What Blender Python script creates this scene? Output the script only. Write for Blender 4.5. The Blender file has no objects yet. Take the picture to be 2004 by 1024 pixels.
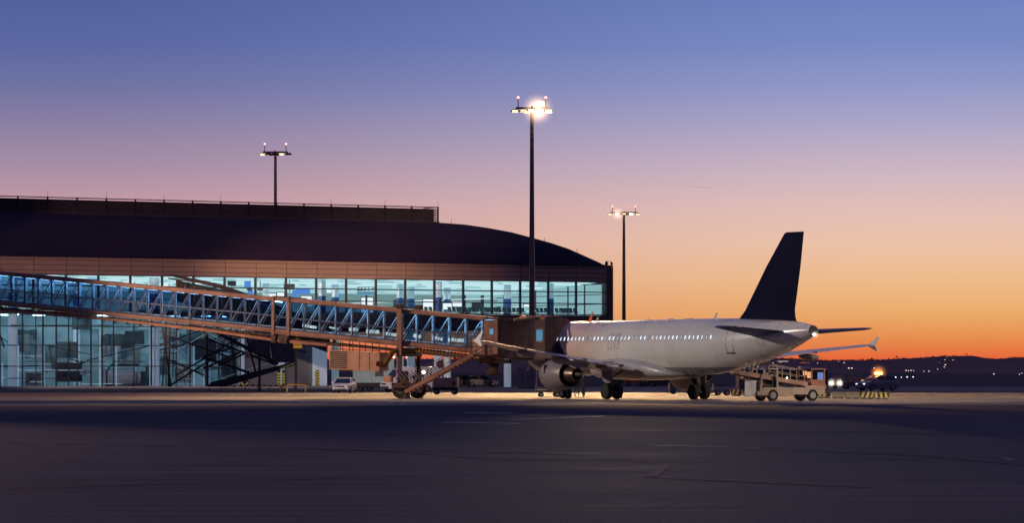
import bpy, math, random
from mathutils import Vector, Matrix
R = random.Random(7)
C = bpy.context.scene.collection
F, CX, YH, CH = 7200.0, 1002.0, 724.0, 2.2
rad = math.radians

def W(px, D, py=None, z=None):
    """world point seen at photo pixel px, at distance D, at row py or height z"""
    if z is None: z = CH + (YH - py) * D / F
    return Vector(((px - CX) * D / F, D, z))
def Dg(py): return F * CH / (py - YH)
def G(px, py): return W(px, Dg(py), z=0)
def lin(r, g, b):
    f = lambda c: (c/255/12.92) if c/255 <= .04045 else ((c/255+.055)/1.055)**2.4
    return (f(r), f(g), f(b))

# ------------------------------------------------------------ materials
def mat(name, col, rough=.6, metal=0., var=.15, scale=2., bump=0., emit=0., ecol=None, coat=0., stretch=None, spec=.5):
    m = bpy.data.materials.new(name); m.use_nodes = True
    n = m.node_tree.nodes; l = m.node_tree.links; b = n['Principled BSDF']
    b.inputs['Roughness'].default_value = rough; b.inputs['Metallic'].default_value = metal
    b.inputs['Coat Weight'].default_value = coat; b.inputs['Specular IOR Level'].default_value = spec
    tc = n.new('ShaderNodeTexCoord'); nz = n.new('ShaderNodeTexNoise')
    nz.inputs['Scale'].default_value = scale; nz.inputs['Detail'].default_value = 5
    if stretch:
        mp = n.new('ShaderNodeMapping'); mp.inputs['Scale'].default_value = stretch
        l.new(tc.outputs['Object'], mp.inputs['Vector']); l.new(mp.outputs['Vector'], nz.inputs['Vector'])
    else: l.new(tc.outputs['Object'], nz.inputs['Vector'])
    cr = n.new('ShaderNodeValToRGB'); cr.color_ramp.elements[0].position = .3; cr.color_ramp.elements[1].position = .7
    cr.color_ramp.elements[0].color = (*[c*(1-var) for c in col], 1); cr.color_ramp.elements[1].color = (*[min(1, c*(1+var)) for c in col], 1)
    l.new(nz.outputs['Fac'], cr.inputs['Fac']); l.new(cr.outputs['Color'], b.inputs['Base Color'])
    mr = n.new('ShaderNodeMapRange'); mr.inputs['To Min'].default_value = max(0.02, rough-.08); mr.inputs['To Max'].default_value = min(1, rough+.08)
    l.new(nz.outputs['Fac'], mr.inputs['Value']); l.new(mr.outputs['Result'], b.inputs['Roughness'])
    if bump:
        bp = n.new('ShaderNodeBump'); bp.inputs['Strength'].default_value = bump; bp.inputs['Distance'].default_value = .02
        l.new(nz.outputs['Fac'], bp.inputs['Height']); l.new(bp.outputs['Normal'], b.inputs['Normal'])
    if emit:
        b.inputs['Emission Strength'].default_value = emit
        b.inputs['Emission Color'].default_value = (*(ecol or col), 1)
    return m
def glow(name, col, s):
    m = bpy.data.materials.new(name); m.use_nodes = True
    n = m.node_tree.nodes; n.clear(); e = n.new('ShaderNodeEmission'); o = n.new('ShaderNodeOutputMaterial')
    e.inputs['Color'].default_value = (*col, 1); e.inputs['Strength'].default_value = s
    m.node_tree.links.new(e.outputs[0], o.inputs[0]); return m
def glassm(name, tint, refl=.12, rough=.05):
    m = bpy.data.materials.new(name); m.use_nodes = True
    n = m.node_tree.nodes; n.clear(); l = m.node_tree.links
    t = n.new('ShaderNodeBsdfTransparent'); t.inputs[0].default_value = (*tint, 1)
    g = n.new('ShaderNodeBsdfGlossy'); g.inputs['Roughness'].default_value = rough
    fr = n.new('ShaderNodeLayerWeight'); fr.inputs['Blend'].default_value = .5
    mu = n.new('ShaderNodeMath'); mu.operation = 'MULTIPLY_ADD'; mu.inputs[1].default_value = .5; mu.inputs[2].default_value = refl*.5
    mx = n.new('ShaderNodeMixShader'); o = n.new('ShaderNodeOutputMaterial')
    pw = n.new('ShaderNodeMath'); pw.operation = 'POWER'; pw.inputs[1].default_value = 4; l.new(fr.outputs['Facing'], pw.inputs[0]); l.new(pw.outputs[0], mu.inputs[0]); l.new(mu.outputs[0], mx.inputs[0])
    l.new(t.outputs[0], mx.inputs[1]); l.new(g.outputs[0], mx.inputs[2]); l.new(mx.outputs[0], o.inputs[0])
    return m

M = {}
M['brown'] = mat('bridge_brown_paint', (.25, .145, .105), .55, .0, .35, 1.2)
M['darkbrown'] = mat('dark_brown_steel', (.06, .035, .03), .55, .2, .3, 1.5)
M['black'] = mat('black_steel', (.018, .016, .02), .6, 0, .3, 2)
M['rubber'] = mat('tyre_rubber', (.012, .012, .014), .85, 0, .3, 6)
M['lit_blue'] = mat('lit_blue_steel', (.45, .66, .85), .45, .0, .15, 3)  # tunnel's inner light put into the colour of the far-side posts
M['steelblue'] = mat('dark_blue_steel', (.035, .06, .12), .5, .2, .2, 3)
M['white'] = mat('white_paint', (.72, .72, .72), .35, 0, .06, 1, coat=.3)
M['offwhite'] = mat('grubby_white', (.52, .53, .52), .5, 0, .15, 1)
M['grey'] = mat('grey_metal', (.25, .26, .27), .5, .2, .2, 1)
M['dgrey'] = mat('dark_grey', (.06, .062, .068), .6, 0, .25, 1)
M['alu'] = mat('aluminium', (.6, .6, .62), .3, .9, .1, 3)
M['yellow'] = mat('yellow_paint', (.62, .38, .03), .5, 0, .15, 3)
M['red'] = mat('red_paint', (.45, .03, .03), .45, 0, .1, 3)
M['orange'] = mat('orange_paint', (.6, .17, .03), .5, 0, .15, 2)
M['glassdark'] = mat('dark_window_glass', (.012, .014, .02), .08, 0, .1, 1, spec=.8)
M['glass'] = glassm('clear_glass', (.86, .93, .95))
M['glassfar'] = glassm('shaded_far_glass', (.16, .30, .50), .02)
M['glassblue'] = glassm('bluish_glass', (.72, .80, .88), .03)
M['beige'] = mat('beige_paint', (.42, .27, .19), .5, 0, .2, 1.5)
M['skin'] = mat('skin', (.35, .2, .14), .6)
M['navycloth'] = mat('navy_cloth', (.02, .022, .04), .9)
M['hivis'] = mat('orange_vest', (.6, .16, .03), .8)
M['lampwarm'] = glow('floodlight_warm', (1, .76, .45), 14)
M['lampwarmdim'] = glow('floodlight_warm_dim', (1, .72, .42), 2.2)
M['lampred'] = glow('obstruction_red', (1, .16, .12), 9)
M['headlight'] = glow('headlight_white', (1, .9, .78), 60)
M['beacon'] = glow('beacon_orange', (1, .32, .05), 40)
M['coolstrip'] = glow('cool_tube_light', (.45, .76, 1), 22.0)
M['cabinlight'] = glow('cabin_window_light', (.72, .90, 1), 1.5)

# ------------------------------------------------------------ mesh builder
class MB:
    def __init__(s): s.v = []; s.f = []
    def add(s, vs, fs):
        o = len(s.v); s.v += [Vector(v) for v in vs]; s.f += [[i+o for i in f] for f in fs]; return s
    def box(s, x0, x1, y0, y1, z0, z1, M4=None):
        vs = [(x, y, z) for z in (z0, z1) for y in (y0, y1) for x in (x0, x1)]
        if M4: vs = [M4 @ Vector(v) for v in vs]
        return s.add(vs, [(0,2,3,1),(4,5,7,6),(0,1,5,4),(2,6,7,3),(0,4,6,2),(1,3,7,5)])
    def beam(s, p, q, w=.1, h=None):
        p, q = Vector(p), Vector(q); h = h or w; d = (q-p).normalized()
        up = Vector((0,0,1)) if abs(d.z) < .98 else Vector((0,1,0))
        a = d.cross(up).normalized()*w/2; b = a.cross(d).normalized()*h/2
        vs = [p-a-b, p+a-b, p+a+b, p-a+b, q-a-b, q+a-b, q+a+b, q-a+b]
        return s.add(vs, [(0,1,2,3),(7,6,5,4),(0,4,5,1),(1,5,6,2),(2,6,7,3),(3,7,4,0)])
    def tube(s, p, q, r1, r2=None, n=10, cap=True):
        p, q = Vector(p), Vector(q); r2 = r1 if r2 is None else r2; d = (q-p).normalized()
        up = Vector((0,0,1)) if abs(d.z) < .98 else Vector((0,1,0))
        a = d.cross(up).normalized(); b = a.cross(d).normalized()
        vs = []; fs = []
        for c, r in ((p, r1), (q, r2)):
            for k in range(n):
                t = 2*math.pi*k/n; vs.append(c + a*math.cos(t)*r + b*math.sin(t)*r)
        for k in range(n): fs.append((k, (k+1)%n, n+(k+1)%n, n+k))
        if cap: fs += [tuple(range(n))[::-1], tuple(range(n, 2*n))]
        return s.add(vs, fs)
    def path(s, pts, r, n=8, rib=0):
        for a, b in zip(pts[:-1], pts[1:]): s.tube(a, b, r, r, n)
        return s
    def quad(s, a, b, c, d): return s.add([a, b, c, d], [(0,1,2,3)])
    def poly(s, pts): return s.add(pts, [tuple(range(len(pts)))])
    def prism(s, pts, off):
        off = Vector(off); n = len(pts); vs = [Vector(p) for p in pts]; vs += [v+off for v in vs]
        fs = [tuple(range(n))[::-1], tuple(range(n, 2*n))] + [(k, (k+1)%n, n+(k+1)%n, n+k) for k in range(n)]
        return s.add(vs, fs)
    def loft(s, rings, close=True, caps=True):
        n = len(rings[0]); vs = [p for r in rings for p in r]; fs = []
        for i in range(len(rings)-1):
            for k in range(n if close else n-1):
                a = i*n+k; b = i*n+(k+1)%n; fs.append((a, b, b+n, a+n))
        if caps: fs += [tuple(range(n))[::-1], tuple(range((len(rings)-1)*n, len(rings)*n))]
        return s.add(vs, fs)
    def ell(s, c, rx, ry, rz, nu=14, nv=8):
        rings = []
        for i in range(nv+1):
            t = math.pi*(i/nv) ; t = min(max(t, .02), math.pi-.02)
            rings.append([(c[0]+rx*math.sin(t)*math.cos(2*math.pi*k/nu), c[1]+ry*math.sin(t)*math.sin(2*math.pi*k/nu), c[2]+rz*math.cos(t)) for k in range(nu)])
        return s.loft(rings)
    def build(s, name, m, parent=None, smooth=False, bevel=0, ang=35):
        me = bpy.data.meshes.new(name); me.from_pydata([tuple(v) for v in s.v], [], s.f)
        me.materials.append(m); 
        import bmesh
        bm = bmesh.new(); bm.from_mesh(me); bmesh.ops.recalc_face_normals(bm, faces=bm.faces); bm.to_mesh(me); bm.free()
        if smooth:
            for p in me.polygons: p.use_smooth = True
            try: me.set_sharp_from_angle(angle=rad(ang))
            except Exception: pass
        o = bpy.data.objects.new(name, me); C.objects.link(o)
        if parent: o.parent = parent
        if bevel:
            b = o.modifiers.new('bevel', 'BEVEL'); b.width = bevel; b.segments = 2; b.limit_method = 'ANGLE'
        return o
def thing(name, label, cat, loc=(0,0,0), rz=0, group=None, rx=0):
    o = bpy.data.objects.new(name, None); C.objects.link(o); o.location = loc; o.rotation_euler = (rx, 0, rz)
    o['label'] = label; o['category'] = cat
    if group: o['group'] = group
    o.empty_display_size = .5
    return o
def tag(o, label, cat, group=None):
    o['label'] = label; o['category'] = cat
    if group: o['group'] = group
    return o
def struct(o): o['kind'] = 'structure'; return o
def kids(o): return [c for c in bpy.data.objects if c.parent is o]
def dup(root, loc, rz=None, label=None, parent=None):
    chmap = {}
    def cp(o, par):
        c = o.copy(); C.objects.link(c); c.parent = par
        for k in kids_cache(o): cp(k, c)
        return c
    r = cp(root, parent); r.location = loc
    if rz is not None: r.rotation_euler = (root.rotation_euler[0], 0, rz)
    if label: r['label'] = label
    return r
def kids_cache(o): return [c for c in list(o.children)]

# ------------------------------------------------------------ camera, world, render settings
sc = bpy.context.scene
cd = bpy.data.cameras.new('camera'); cam = bpy.data.objects.new('camera', cd); C.objects.link(cam)
cam.location = (0, 0, CH); cam.rotation_euler = (rad(90), 0, 0)
cd.sensor_width = 36; cd.lens = F/2004*36; cd.shift_y = (YH-512)/2004; cd.clip_start = 1; cd.clip_end = 20000
sc.camera = cam
sc.view_settings.view_transform = 'Standard'; sc.view_settings.look = 'None'; sc.view_settings.exposure = 0
sc.cycles.use_denoising = True; sc.cycles.sample_clamp_indirect = 6
sc.cycles.max_bounces = 8; sc.cycles.transparent_max_bounces = 24

w = bpy.data.worlds.new('World'); sc.world = w; w.use_nodes = True
n = w.node_tree.nodes; l = w.node_tree.links; bg = n['Background']
tc = n.new('ShaderNodeTexCoord'); sx = n.new('ShaderNodeSeparateXYZ'); l.new(tc.outputs['Generated'], sx.inputs[0])
def ramp(stops, src):
    r = n.new('ShaderNodeValToRGB'); e = r.color_ramp.elements
    e[0].position = stops[0][0]; e[0].color = (*lin(*stops[0][1]), 1)
    e[1].position = stops[-1][0]; e[1].color = (*lin(*stops[-1][1]), 1)
    for p, c in stops[1:-1]:
        q = e.new(p); q.color = (*lin(*c), 1)
    l.new(src, r.inputs['Fac']); return r
mz = n.new('ShaderNodeMath'); mz.operation = 'MULTIPLY'; mz.inputs[1].default_value = F/1000; l.new(sx.outputs['Z'], mz.inputs[0])
P = lambda y: max(0, (YH-y)/1000)
left = ramp([(P(724), (214, 92, 62)), (P(650), (216, 132, 104)), (P(560), (212, 156, 136)), (P(470), (206, 160, 158)), (P(400), (192, 152, 164)), (P(330), (164, 140, 164)),
             (P(250), (136, 126, 164)), (P(170), (104, 112, 162)), (P(90), (84, 100, 162)), (P(0), (74, 92, 154)), (.95, (48, 62, 120))], mz.outputs[0])
right = ramp([(P(724), (228, 84, 46)), (P(700), (230, 106, 60)), (P(660), (229, 142, 80)), (P(610), (234, 172, 108)), (P(550), (236, 186, 138)), (P(480), (234, 194, 168)), (P(410), (224, 190, 184)),
              (P(330), (200, 180, 196)), (P(250), (170, 166, 200)), (P(170), (140, 150, 200)), (P(90), (116, 136, 196)), (P(0), (104, 126, 190)), (.95, (56, 74, 136))], mz.outputs[0])
mxr = n.new('ShaderNodeMapRange'); mxr.interpolation_type = 'SMOOTHSTEP'
mxr.inputs['From Min'].default_value = -.13; mxr.inputs['From Max'].default_value = .12; l.new(sx.outputs['X'], mxr.inputs['Value'])
mix1 = n.new('ShaderNodeMix'); mix1.data_type = 'RGBA'; l.new(mxr.outputs[0], mix1.inputs[0]); l.new(left.outputs[0], mix1.inputs[6]); l.new(right.outputs[0], mix1.inputs[7])
# the half of the sky behind the camera: dusk violet, no sunset band
mzb = n.new('ShaderNodeMath'); mzb.operation = 'MULTIPLY'; mzb.inputs[1].default_value = 1.2; l.new(sx.outputs['Z'], mzb.inputs[0])
back = ramp([(0, (84, 74, 104)), (.25, (74, 70, 116)), (1, (50, 52, 96))], mzb.outputs[0])
mb_ = n.new('ShaderNodeMapRange'); mb_.interpolation_type = 'SMOOTHSTEP'; mb_.inputs['From Min'].default_value = .93; mb_.inputs['From Max'].default_value = .35
vd = n.new('ShaderNodeVectorMath'); vd.operation = 'DOT_PRODUCT'; l.new(tc.outputs['Generated'], vd.inputs[0]); vd.inputs[1].default_value = (math.sin(rad(14)), math.cos(rad(14)), 0)
l.new(vd.outputs['Value'], mb_.inputs['Value'])
mix2 = n.new('ShaderNodeMix'); mix2.data_type = 'RGBA'; l.new(mb_.outputs[0], mix2.inputs[0]); l.new(mix1.outputs[2], mix2.inputs[6]); l.new(back.outputs[0], mix2.inputs[7])
sky = n.new('ShaderNodeTexSky'); sky.sky_type = 'NISHITA'; sky.sun_disc = False
sky.sun_elevation = rad(0.5); sky.sun_rotation = rad(35); sky.air_density = 1.5
sm = n.new('ShaderNodeVectorMath'); sm.operation = 'SCALE'; sm.inputs['Scale'].default_value = .01; l.new(sky.outputs[0], sm.inputs[0])
ad = n.new('ShaderNodeVectorMath'); ad.operation = 'ADD'; l.new(mix2.outputs[2], ad.inputs[0]); l.new(sm.outputs[0], ad.inputs[1])
l.new(ad.outputs[0], bg.inputs['Color']); bg.inputs['Strength'].default_value = 1.0

def sun(name, az, el, s, ang, col):
    d = bpy.data.lights.new(name, 'SUN'); d.energy = s; d.angle = rad(ang); d.color = col
    o = bpy.data.objects.new(name, d); C.objects.link(o)
    o.rotation_euler = Vector((math.sin(rad(az))*math.cos(rad(el)), math.cos(rad(az))*math.cos(rad(el)), math.sin(rad(el)))).to_track_quat('Z', 'Y').to_euler()
sun('afterglow', 35, 4, .12, 20, (1, .45, .2))
def spot(name, loc, target, power, size, blend, col, radius=.6):
    d = bpy.data.lights.new(name, 'SPOT'); d.energy = power; d.spot_size = rad(size); d.spot_blend = blend; d.color = col; d.shadow_soft_size = radius
    o = bpy.data.objects.new(name, d); C.objects.link(o); o.location = loc
    o.rotation_euler = (Vector(loc)-Vector(target)).to_track_quat('Z', 'Y').to_euler(); return o

def glow_ball(parent, loc, r, col, s, name='painted_lamp_glow'):  # glowing ball around a lamp, standing in for its glare
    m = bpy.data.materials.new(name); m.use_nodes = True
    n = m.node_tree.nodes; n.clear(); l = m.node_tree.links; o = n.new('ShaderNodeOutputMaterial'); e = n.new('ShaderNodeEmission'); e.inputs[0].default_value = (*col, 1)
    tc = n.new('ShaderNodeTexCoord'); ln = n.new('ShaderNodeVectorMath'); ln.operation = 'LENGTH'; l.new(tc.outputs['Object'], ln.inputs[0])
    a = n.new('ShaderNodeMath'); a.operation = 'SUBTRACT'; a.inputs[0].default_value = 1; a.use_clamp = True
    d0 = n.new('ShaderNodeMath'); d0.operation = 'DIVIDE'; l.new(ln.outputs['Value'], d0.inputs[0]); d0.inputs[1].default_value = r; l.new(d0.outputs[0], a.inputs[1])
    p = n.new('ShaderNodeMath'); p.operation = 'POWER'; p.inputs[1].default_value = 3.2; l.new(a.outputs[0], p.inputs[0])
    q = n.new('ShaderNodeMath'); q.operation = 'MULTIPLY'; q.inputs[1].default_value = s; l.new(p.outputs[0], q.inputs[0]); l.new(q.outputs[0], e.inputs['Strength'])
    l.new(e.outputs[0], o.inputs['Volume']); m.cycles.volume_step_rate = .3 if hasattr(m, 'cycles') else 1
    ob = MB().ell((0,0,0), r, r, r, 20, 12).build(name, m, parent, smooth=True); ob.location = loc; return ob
# ------------------------------------------------------------ ground
def ground_mat(name, col, var, warm=(1, .93, .9)):
    m = bpy.data.materials.new(name); m.use_nodes = True
    n = m.node_tree.nodes; l = m.node_tree.links; b = n['Principled BSDF']; tc = n.new('ShaderNodeTexCoord')
    def noise(sx, sy, det=6, scale=1, w=0):
        mp = n.new('ShaderNodeMapping'); mp.inputs['Scale'].default_value = (sx, sy, 1); mp.inputs['Location'].default_value = (w, w*2, 0)
        l.new(tc.outputs['Object'], mp.inputs['Vector'])
        z = n.new('ShaderNodeTexNoise'); z.inputs['Scale'].default_value = scale; z.inputs['Detail'].default_value = det; z.inputs['Roughness'].default_value = .65
        l.new(mp.outputs[0], z.inputs['Vector']); return z
    a = noise(.045, .12, 4); c = noise(.22, .7, 8, w=30); f = noise(6, 6, 4, w=9); t = noise(.02, .9, 5, w=55)
    def mad(x, k, y):
        q = n.new('ShaderNodeMath'); q.operation = 'MULTIPLY_ADD'; l.new(x, q.inputs[0]); q.inputs[1].default_value = k
        if isinstance(y, float): q.inputs[2].default_value = y
        else: l.new(y, q.inputs[2])
        return q.outputs[0]
    v = mad(a.outputs['Fac'], 1.0, mad(c.outputs['Fac'], 1.2, mad(f.outputs['Fac'], 1.0, mad(t.outputs['Fac'], 1.3, -1.75))))
    cr = n.new('ShaderNodeValToRGB'); cr.color_ramp.elements[0].position = .2; cr.color_ramp.elements[1].position = .8
    cr.color_ramp.elements[0].color = (*[x*(1-var) for x in col], 1)
    cr.color_ramp.elements[1].color = (*[x*(1+var)*y for x, y in zip(col, warm)], 1)
    l.new(v, cr.inputs[0])
    # slab joints every 7.5 m
    br = n.new('ShaderNodeTexBrick'); br.offset = 0; br.inputs['Scale'].default_value = 1; br.inputs['Brick Width'].default_value = 7.5; br.inputs['Row Height'].default_value = 7.5
    br.inputs['Mortar Size'].default_value = .035; br.inputs['Color1'].default_value = (1,1,1,1); br.inputs['Color2'].default_value = (.9,.9,.92,1); br.inputs['Mortar'].default_value = (.5,.5,.5,1)
    mpb = n.new('ShaderNodeMapping'); mpb.inputs['Rotation'].default_value = (0, 0, rad(31)); l.new(tc.outputs['Object'], mpb.inputs['Vector']); l.new(mpb.outputs[0], br.inputs['Vector'])
    mm = n.new('ShaderNodeMix'); mm.data_type = 'RGBA'; mm.blend_type = 'MULTIPLY'; mm.inputs[0].default_value = .8
    l.new(cr.outputs[0], mm.inputs[6]); l.new(br.outputs['Color'], mm.inputs[7]); l.new(mm.outputs[2], b.inputs['Base Color'])
    if name == 'apron_asphalt':  # asphalt darkened with distance: the unlit band painted into its colour
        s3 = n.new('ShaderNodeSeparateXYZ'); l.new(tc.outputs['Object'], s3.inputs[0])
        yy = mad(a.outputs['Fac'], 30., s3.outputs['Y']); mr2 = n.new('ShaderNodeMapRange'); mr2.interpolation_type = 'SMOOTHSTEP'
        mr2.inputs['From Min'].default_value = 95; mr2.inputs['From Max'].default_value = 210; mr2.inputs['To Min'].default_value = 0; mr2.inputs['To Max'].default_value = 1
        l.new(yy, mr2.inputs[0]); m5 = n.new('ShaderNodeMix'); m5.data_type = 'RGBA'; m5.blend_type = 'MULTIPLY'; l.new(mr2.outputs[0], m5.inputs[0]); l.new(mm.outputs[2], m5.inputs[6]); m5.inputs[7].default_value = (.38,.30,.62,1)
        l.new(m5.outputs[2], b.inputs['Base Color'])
    mr = n.new('ShaderNodeMapRange'); mr.inputs['From Min'].default_value = .2; mr.inputs['From Max'].default_value = .8
    mr.inputs['To Min'].default_value = .72; mr.inputs['To Max'].default_value = .92
    l.new(v, mr.inputs[0]); l.new(mr.outputs[0], b.inputs['Roughness'])
    b.inputs['Specular IOR Level'].default_value = .25
    bp = n.new('ShaderNodeBump'); bp.inputs['Strength'].default_value = .35; bp.inputs['Distance'].default_value = .01
    l.new(f.outputs['Fac'], bp.inputs['Height']); l.new(bp.outputs[0], b.inputs['Normal'])
    return m
def sheet(name, pts, z, m):
    return MB().poly([(p[0], p[1], z) for p in pts]).build(name, m)
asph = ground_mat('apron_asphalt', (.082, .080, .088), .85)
conc = ground_mat('apron_concrete', (.24, .21, .19), .5)
dark = ground_mat('dark_asphalt', (.05, .05, .075), .4)
grassm = ground_mat('dark_grass', (.015, .012, .02), .4)
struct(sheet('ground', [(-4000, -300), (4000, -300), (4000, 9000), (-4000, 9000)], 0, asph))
struct(sheet('grass_field', [(-1500, 482), (1500, 482), (1500, 7000), (-1500, 7000)], .004, grassm))
struct(sheet('taxiway', [(W(880, 300, z=0).x, 372), (400, 372), (400, 470), (-60, 470)], .006, conc))
struct(sheet('service_road', [(-20, 310), (400, 306), (400, 358), (-20, 362)], .006, dark))
struct(sheet('parking_stand', [(-75, 222), (400, 246), (400, 262), (60, 300), (-75, 300)], .006, conc))
def mark(name, pxs, m, z=.012):
    g = [G(*p) for p in pxs]
    return struct(MB().poly([(p.x, p.y, z) for p in g]).build(name, m))
wp = mat('thin_white_line', (.55, .55, .55), .6, 0, .5, .8); rp = mat('faded_red_marking', (.18, .05, .09), .8, 0, .5, .6)
for a in ([(905,808.3),(1005,809.4),(1003,810.4),(905,809.3)], [(865,827),(1020,829.6),(1018,830.6),(866,828)], [(1000,822),(1180,815),(1182,815.8),(1000,823)],
          [(1270,872.5),(1490,878),(1490,878.7),(1270,873.2)], [(1962,897),(1984,900),(1980,901.5),(1960,898.5)]):
    mark('ground_line', a, wp)  # thin uneven white lines across the apron
for a in ([(1294,910),(1314,910),(1286,934),(1264,934)], [(1236,900.8),(1300,910),(1294,911),(1234,901.8)], [(960,886),(1030,886),(1140,892),(1140,893),(1030,887.2),(960,887.2)],
          [(950,898),(1110,900),(1110,901),(950,899.2)], [(1264,935),(1700,955),(1700,956),(1264,936.5)]):
    mark('ground_line', a, rp)
for k in range(11):
    x = 1245+k*34; mark('ground_line', [(x,776.4),(x+22,776.6),(x+22,777.3),(x,777.1)], M['black'], .014)

tyre_m = mat('tyre_mark_rubber', (.045, .042, .052), .8, 0, .7, .35)
for pts_ in ([(580,878),(760,884),(1010,903),(1010,904),(760,885),(580,879)], [(100,842),(420,838),(700,845),(700,846),(420,838.8),(100,843)],
             [(1330,848),(1600,845),(1900,853),(1900,853.8),(1600,845.8),(1330,848.6)], [(1500,880),(1800,892),(2050,915),(2050,917),(1800,893.2),(1500,881)],
             [(960,905),(1180,902),(1400,906),(1400,906.8),(1180,902.7),(960,905.6)]):
    mark('tyre_mark', pts_, tyre_m, .010)
seam = mat('tar_seam', (.05, .046, .055), .6, 0, .3, 1)
for (xa_, ya_, xb2_, yb2_) in [(-20,868,2050,905),(-20,960,2050,890),(-40,835,2050,848)]:
    mark('tar_seam', [(xa_,ya_),(xb2_,yb2_),(xb2_,yb2_+.5),(xa_,ya_+.5)], seam, .008)

# ------------------------------------------------------------ hills and far lights
def ridge(px):
    pts = [(-300,706),(600,706),(900,703),(1200,704),(1480,701),(1560,703),(1620,706),(1700,705),(1790,702),(1840,697),(1900,697),(1925,701),(1945,703),(1975,701),(1990,699),(2010,701),(2100,702),(2400,708)]
    for (a, ya), (b, yb) in zip(pts[:-1], pts[1:]):
        if a <= px <= b: return ya+(yb-ya)*(px-a)/(b-a)
    return 706
hm = mat('hillside', (.035, .018, .03), .95, 0, .5, .012, emit=.008, ecol=(.8, .32, .62))  # faint mauve emission stands in for hazy air over the hills
tm = mat('ridge_foliage', (.02, .014, .02), .95, 0, .4, .3)
vs, fs = [], []
cols = list(range(-300, 2401, 8)); RW = 14
for i, px in enumerate(cols):
    yt = ridge(px) + .5*math.sin(px*.045) + R.uniform(-.4, .4)
    zt = CH+(YH-yt)*4600/F
    for j in range(RW):
        t = j/(RW-1); D = 1700+2900*t
        z = -2 + (zt+2)*(t**1.3)
        if 0 < j < RW-1: z += R.uniform(-1, 1)*1.6*t
        x = (px-CX)*4600/F*(.55+.45*t)*1.05 if False else (px-CX)*D/F
        vs.append((x, D, z))
for i in range(len(cols)-1):
    for j in range(RW-1):
        a = i*RW+j; fs.append((a, a+1, a+RW+1, a+RW))
hb = MB().add(vs, fs).build('hills', hm, smooth=True, ang=180); struct(hb)
tb = MB()
for k in range(2600):
    px = R.uniform(-250, 2350)
    if 1780 < px < 2060 and R.random() < .6: continue
    D = 4600; y = ridge(px); s = R.uniform(1.0, 2.6)*(1.5 if R.random() < .03 else .7)
    c = W(px, D, y+1); 
    for q in range(3):
        o = Vector((R.uniform(-1,1), R.uniform(-2,2), R.uniform(0,.9)))*s
        r = s*R.uniform(.35,.8); u = [c+o+Vector((R.uniform(-1,1),R.uniform(-1,1),R.uniform(-1,1)))*r for _ in range(4)]
        tb.add(u, [(0,1,2),(0,2,3),(0,3,1),(1,2,3)])
t_ = tb.build('ridge_woodland', tm); t_['kind'] = 'stuff'; t_['label'] = 'dark tree line along the top of the far hills'; t_['category'] = 'woodland'

def tiny_light(px, py, D, col, s, r, label, group):
    key = (col, s); 
    if key not in tiny_light.m: tiny_light.m[key] = glow('far_lamp', col, s)
    o = MB().ell((0,0,0), r*1.3, r, r, 8, 5).build('distant_lamp', tiny_light.m[key]); o.location = W(px, D, py)
    tag(o, label, 'lamp', group); return o
tiny_light.m = {}
for px, py, D, sz in [(1513,711,3300,1),(1528,710.5,3300,.7),(1573,710,3300,.8),(1600,711,3300,.9),(1641,708,3400,.7),(1652,710.5,3300,1.1),(1847,705.5,3900,.9),(1853,699,4300,.8)]:
    tiny_light(px, py, D, (1,.7,.52), 1.3, sz*.36, 'small warm light on the far hill below the ridge', 'warm town lights high on the hills')
for k in range(12):
    tiny_light(1795+R.uniform(0,60)+k*2.2, R.uniform(701,724), 3400, (1,.7,.62), R.choice([.6,.9]), R.uniform(.25,.4), 'faint light of the hillside village on the right', 'village lights on the right hill')
for px, py, s in [(1661,721,1.3),(1667,721,1.3),(1711,721,1.1),(1773,725.5,1.1),(1778,726,1.0),(1783,725.5,1.1),(1788,726,.8),(1808,727,.8),(1818,727,1.0),(1835,723,.8),(1848,719,.9),(1850,714.5,1.2),(1945,732.5,1.1),(1963,744.5,1.8),(1966,740,.8),(1986,746,1.3),(1995,733,.9),(2000,731,.8),(1922,737,.6),(1836,747,1.0)]:
    tiny_light(px, py, 1600, (1,.72,.68), 1.1, s*.22, 'small pale light low on the dark hillside', 'pale lights low on the hillside')
for px, py, s in [(1657,745,.9),(1661,745,.8),(1673,743.8,1.1),(1680,743,.8),(1702,741.5,.8),(1741,739,.9),(1752.5,739,1.2),(1764,739,.7),(1775.5,738.5,1),(1787,738.3,.9),(1750,746,.7),(1776,746,.8)]:
    tiny_light(px, py, 900, (.75,.82,1), 3, s*.13, 'bluish taxiway light in the row beyond the patrol car', 'bluish taxiway lights')
for px, py in [(1216,741),(1267,740),(1395,757)]:
    tiny_light(px, py, 600, (1,.85,.7), 7, .12 if px < 1390 else .05, {1216:'white light behind the aircraft belly by the left main gear',1267:'white light behind the aircraft belly between the main gears',1395:'small white light just behind the right main gear'}[px] , None)
tiny_light(1491.5, 711, 1500, (1,.1,.14), 12, .55, 'bright red light beyond the aircraft tail', None)
for px, py in [(704,697.5),(771,699.5),(797,699),(945,706),(1528,0)][:4]:
    tiny_light(px, py, 3000, (1,.85,.7), 3, .7, 'white light on the hill seen under the terminal', 'lights seen under the terminal')
tiny_light(889, 743, 900, (1,.9,.8), 4, .25, 'small white light low between the terminal columns and cabinets', None)
# long lit building roof far behind the bus
fb = MB().box(-3.6,3.6,-2,2,0,.5).build('distant_building', glow('far_lit_roof', (.85,.65,.62), .7)); fb.location = W(1532, 2600, 708.5)
tag(fb, 'long low lit building far away above the bus', 'building')
fb = MB().box(-3.5,3.5,-2,2,0,.6).build('distant_building', glow('far_red_lit', (.8,.16,.1), .3)); fb.location = W(1575, 2600, 711.5)
tag(fb, 'small red-lit building far away right of the bus', 'building')

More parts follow.
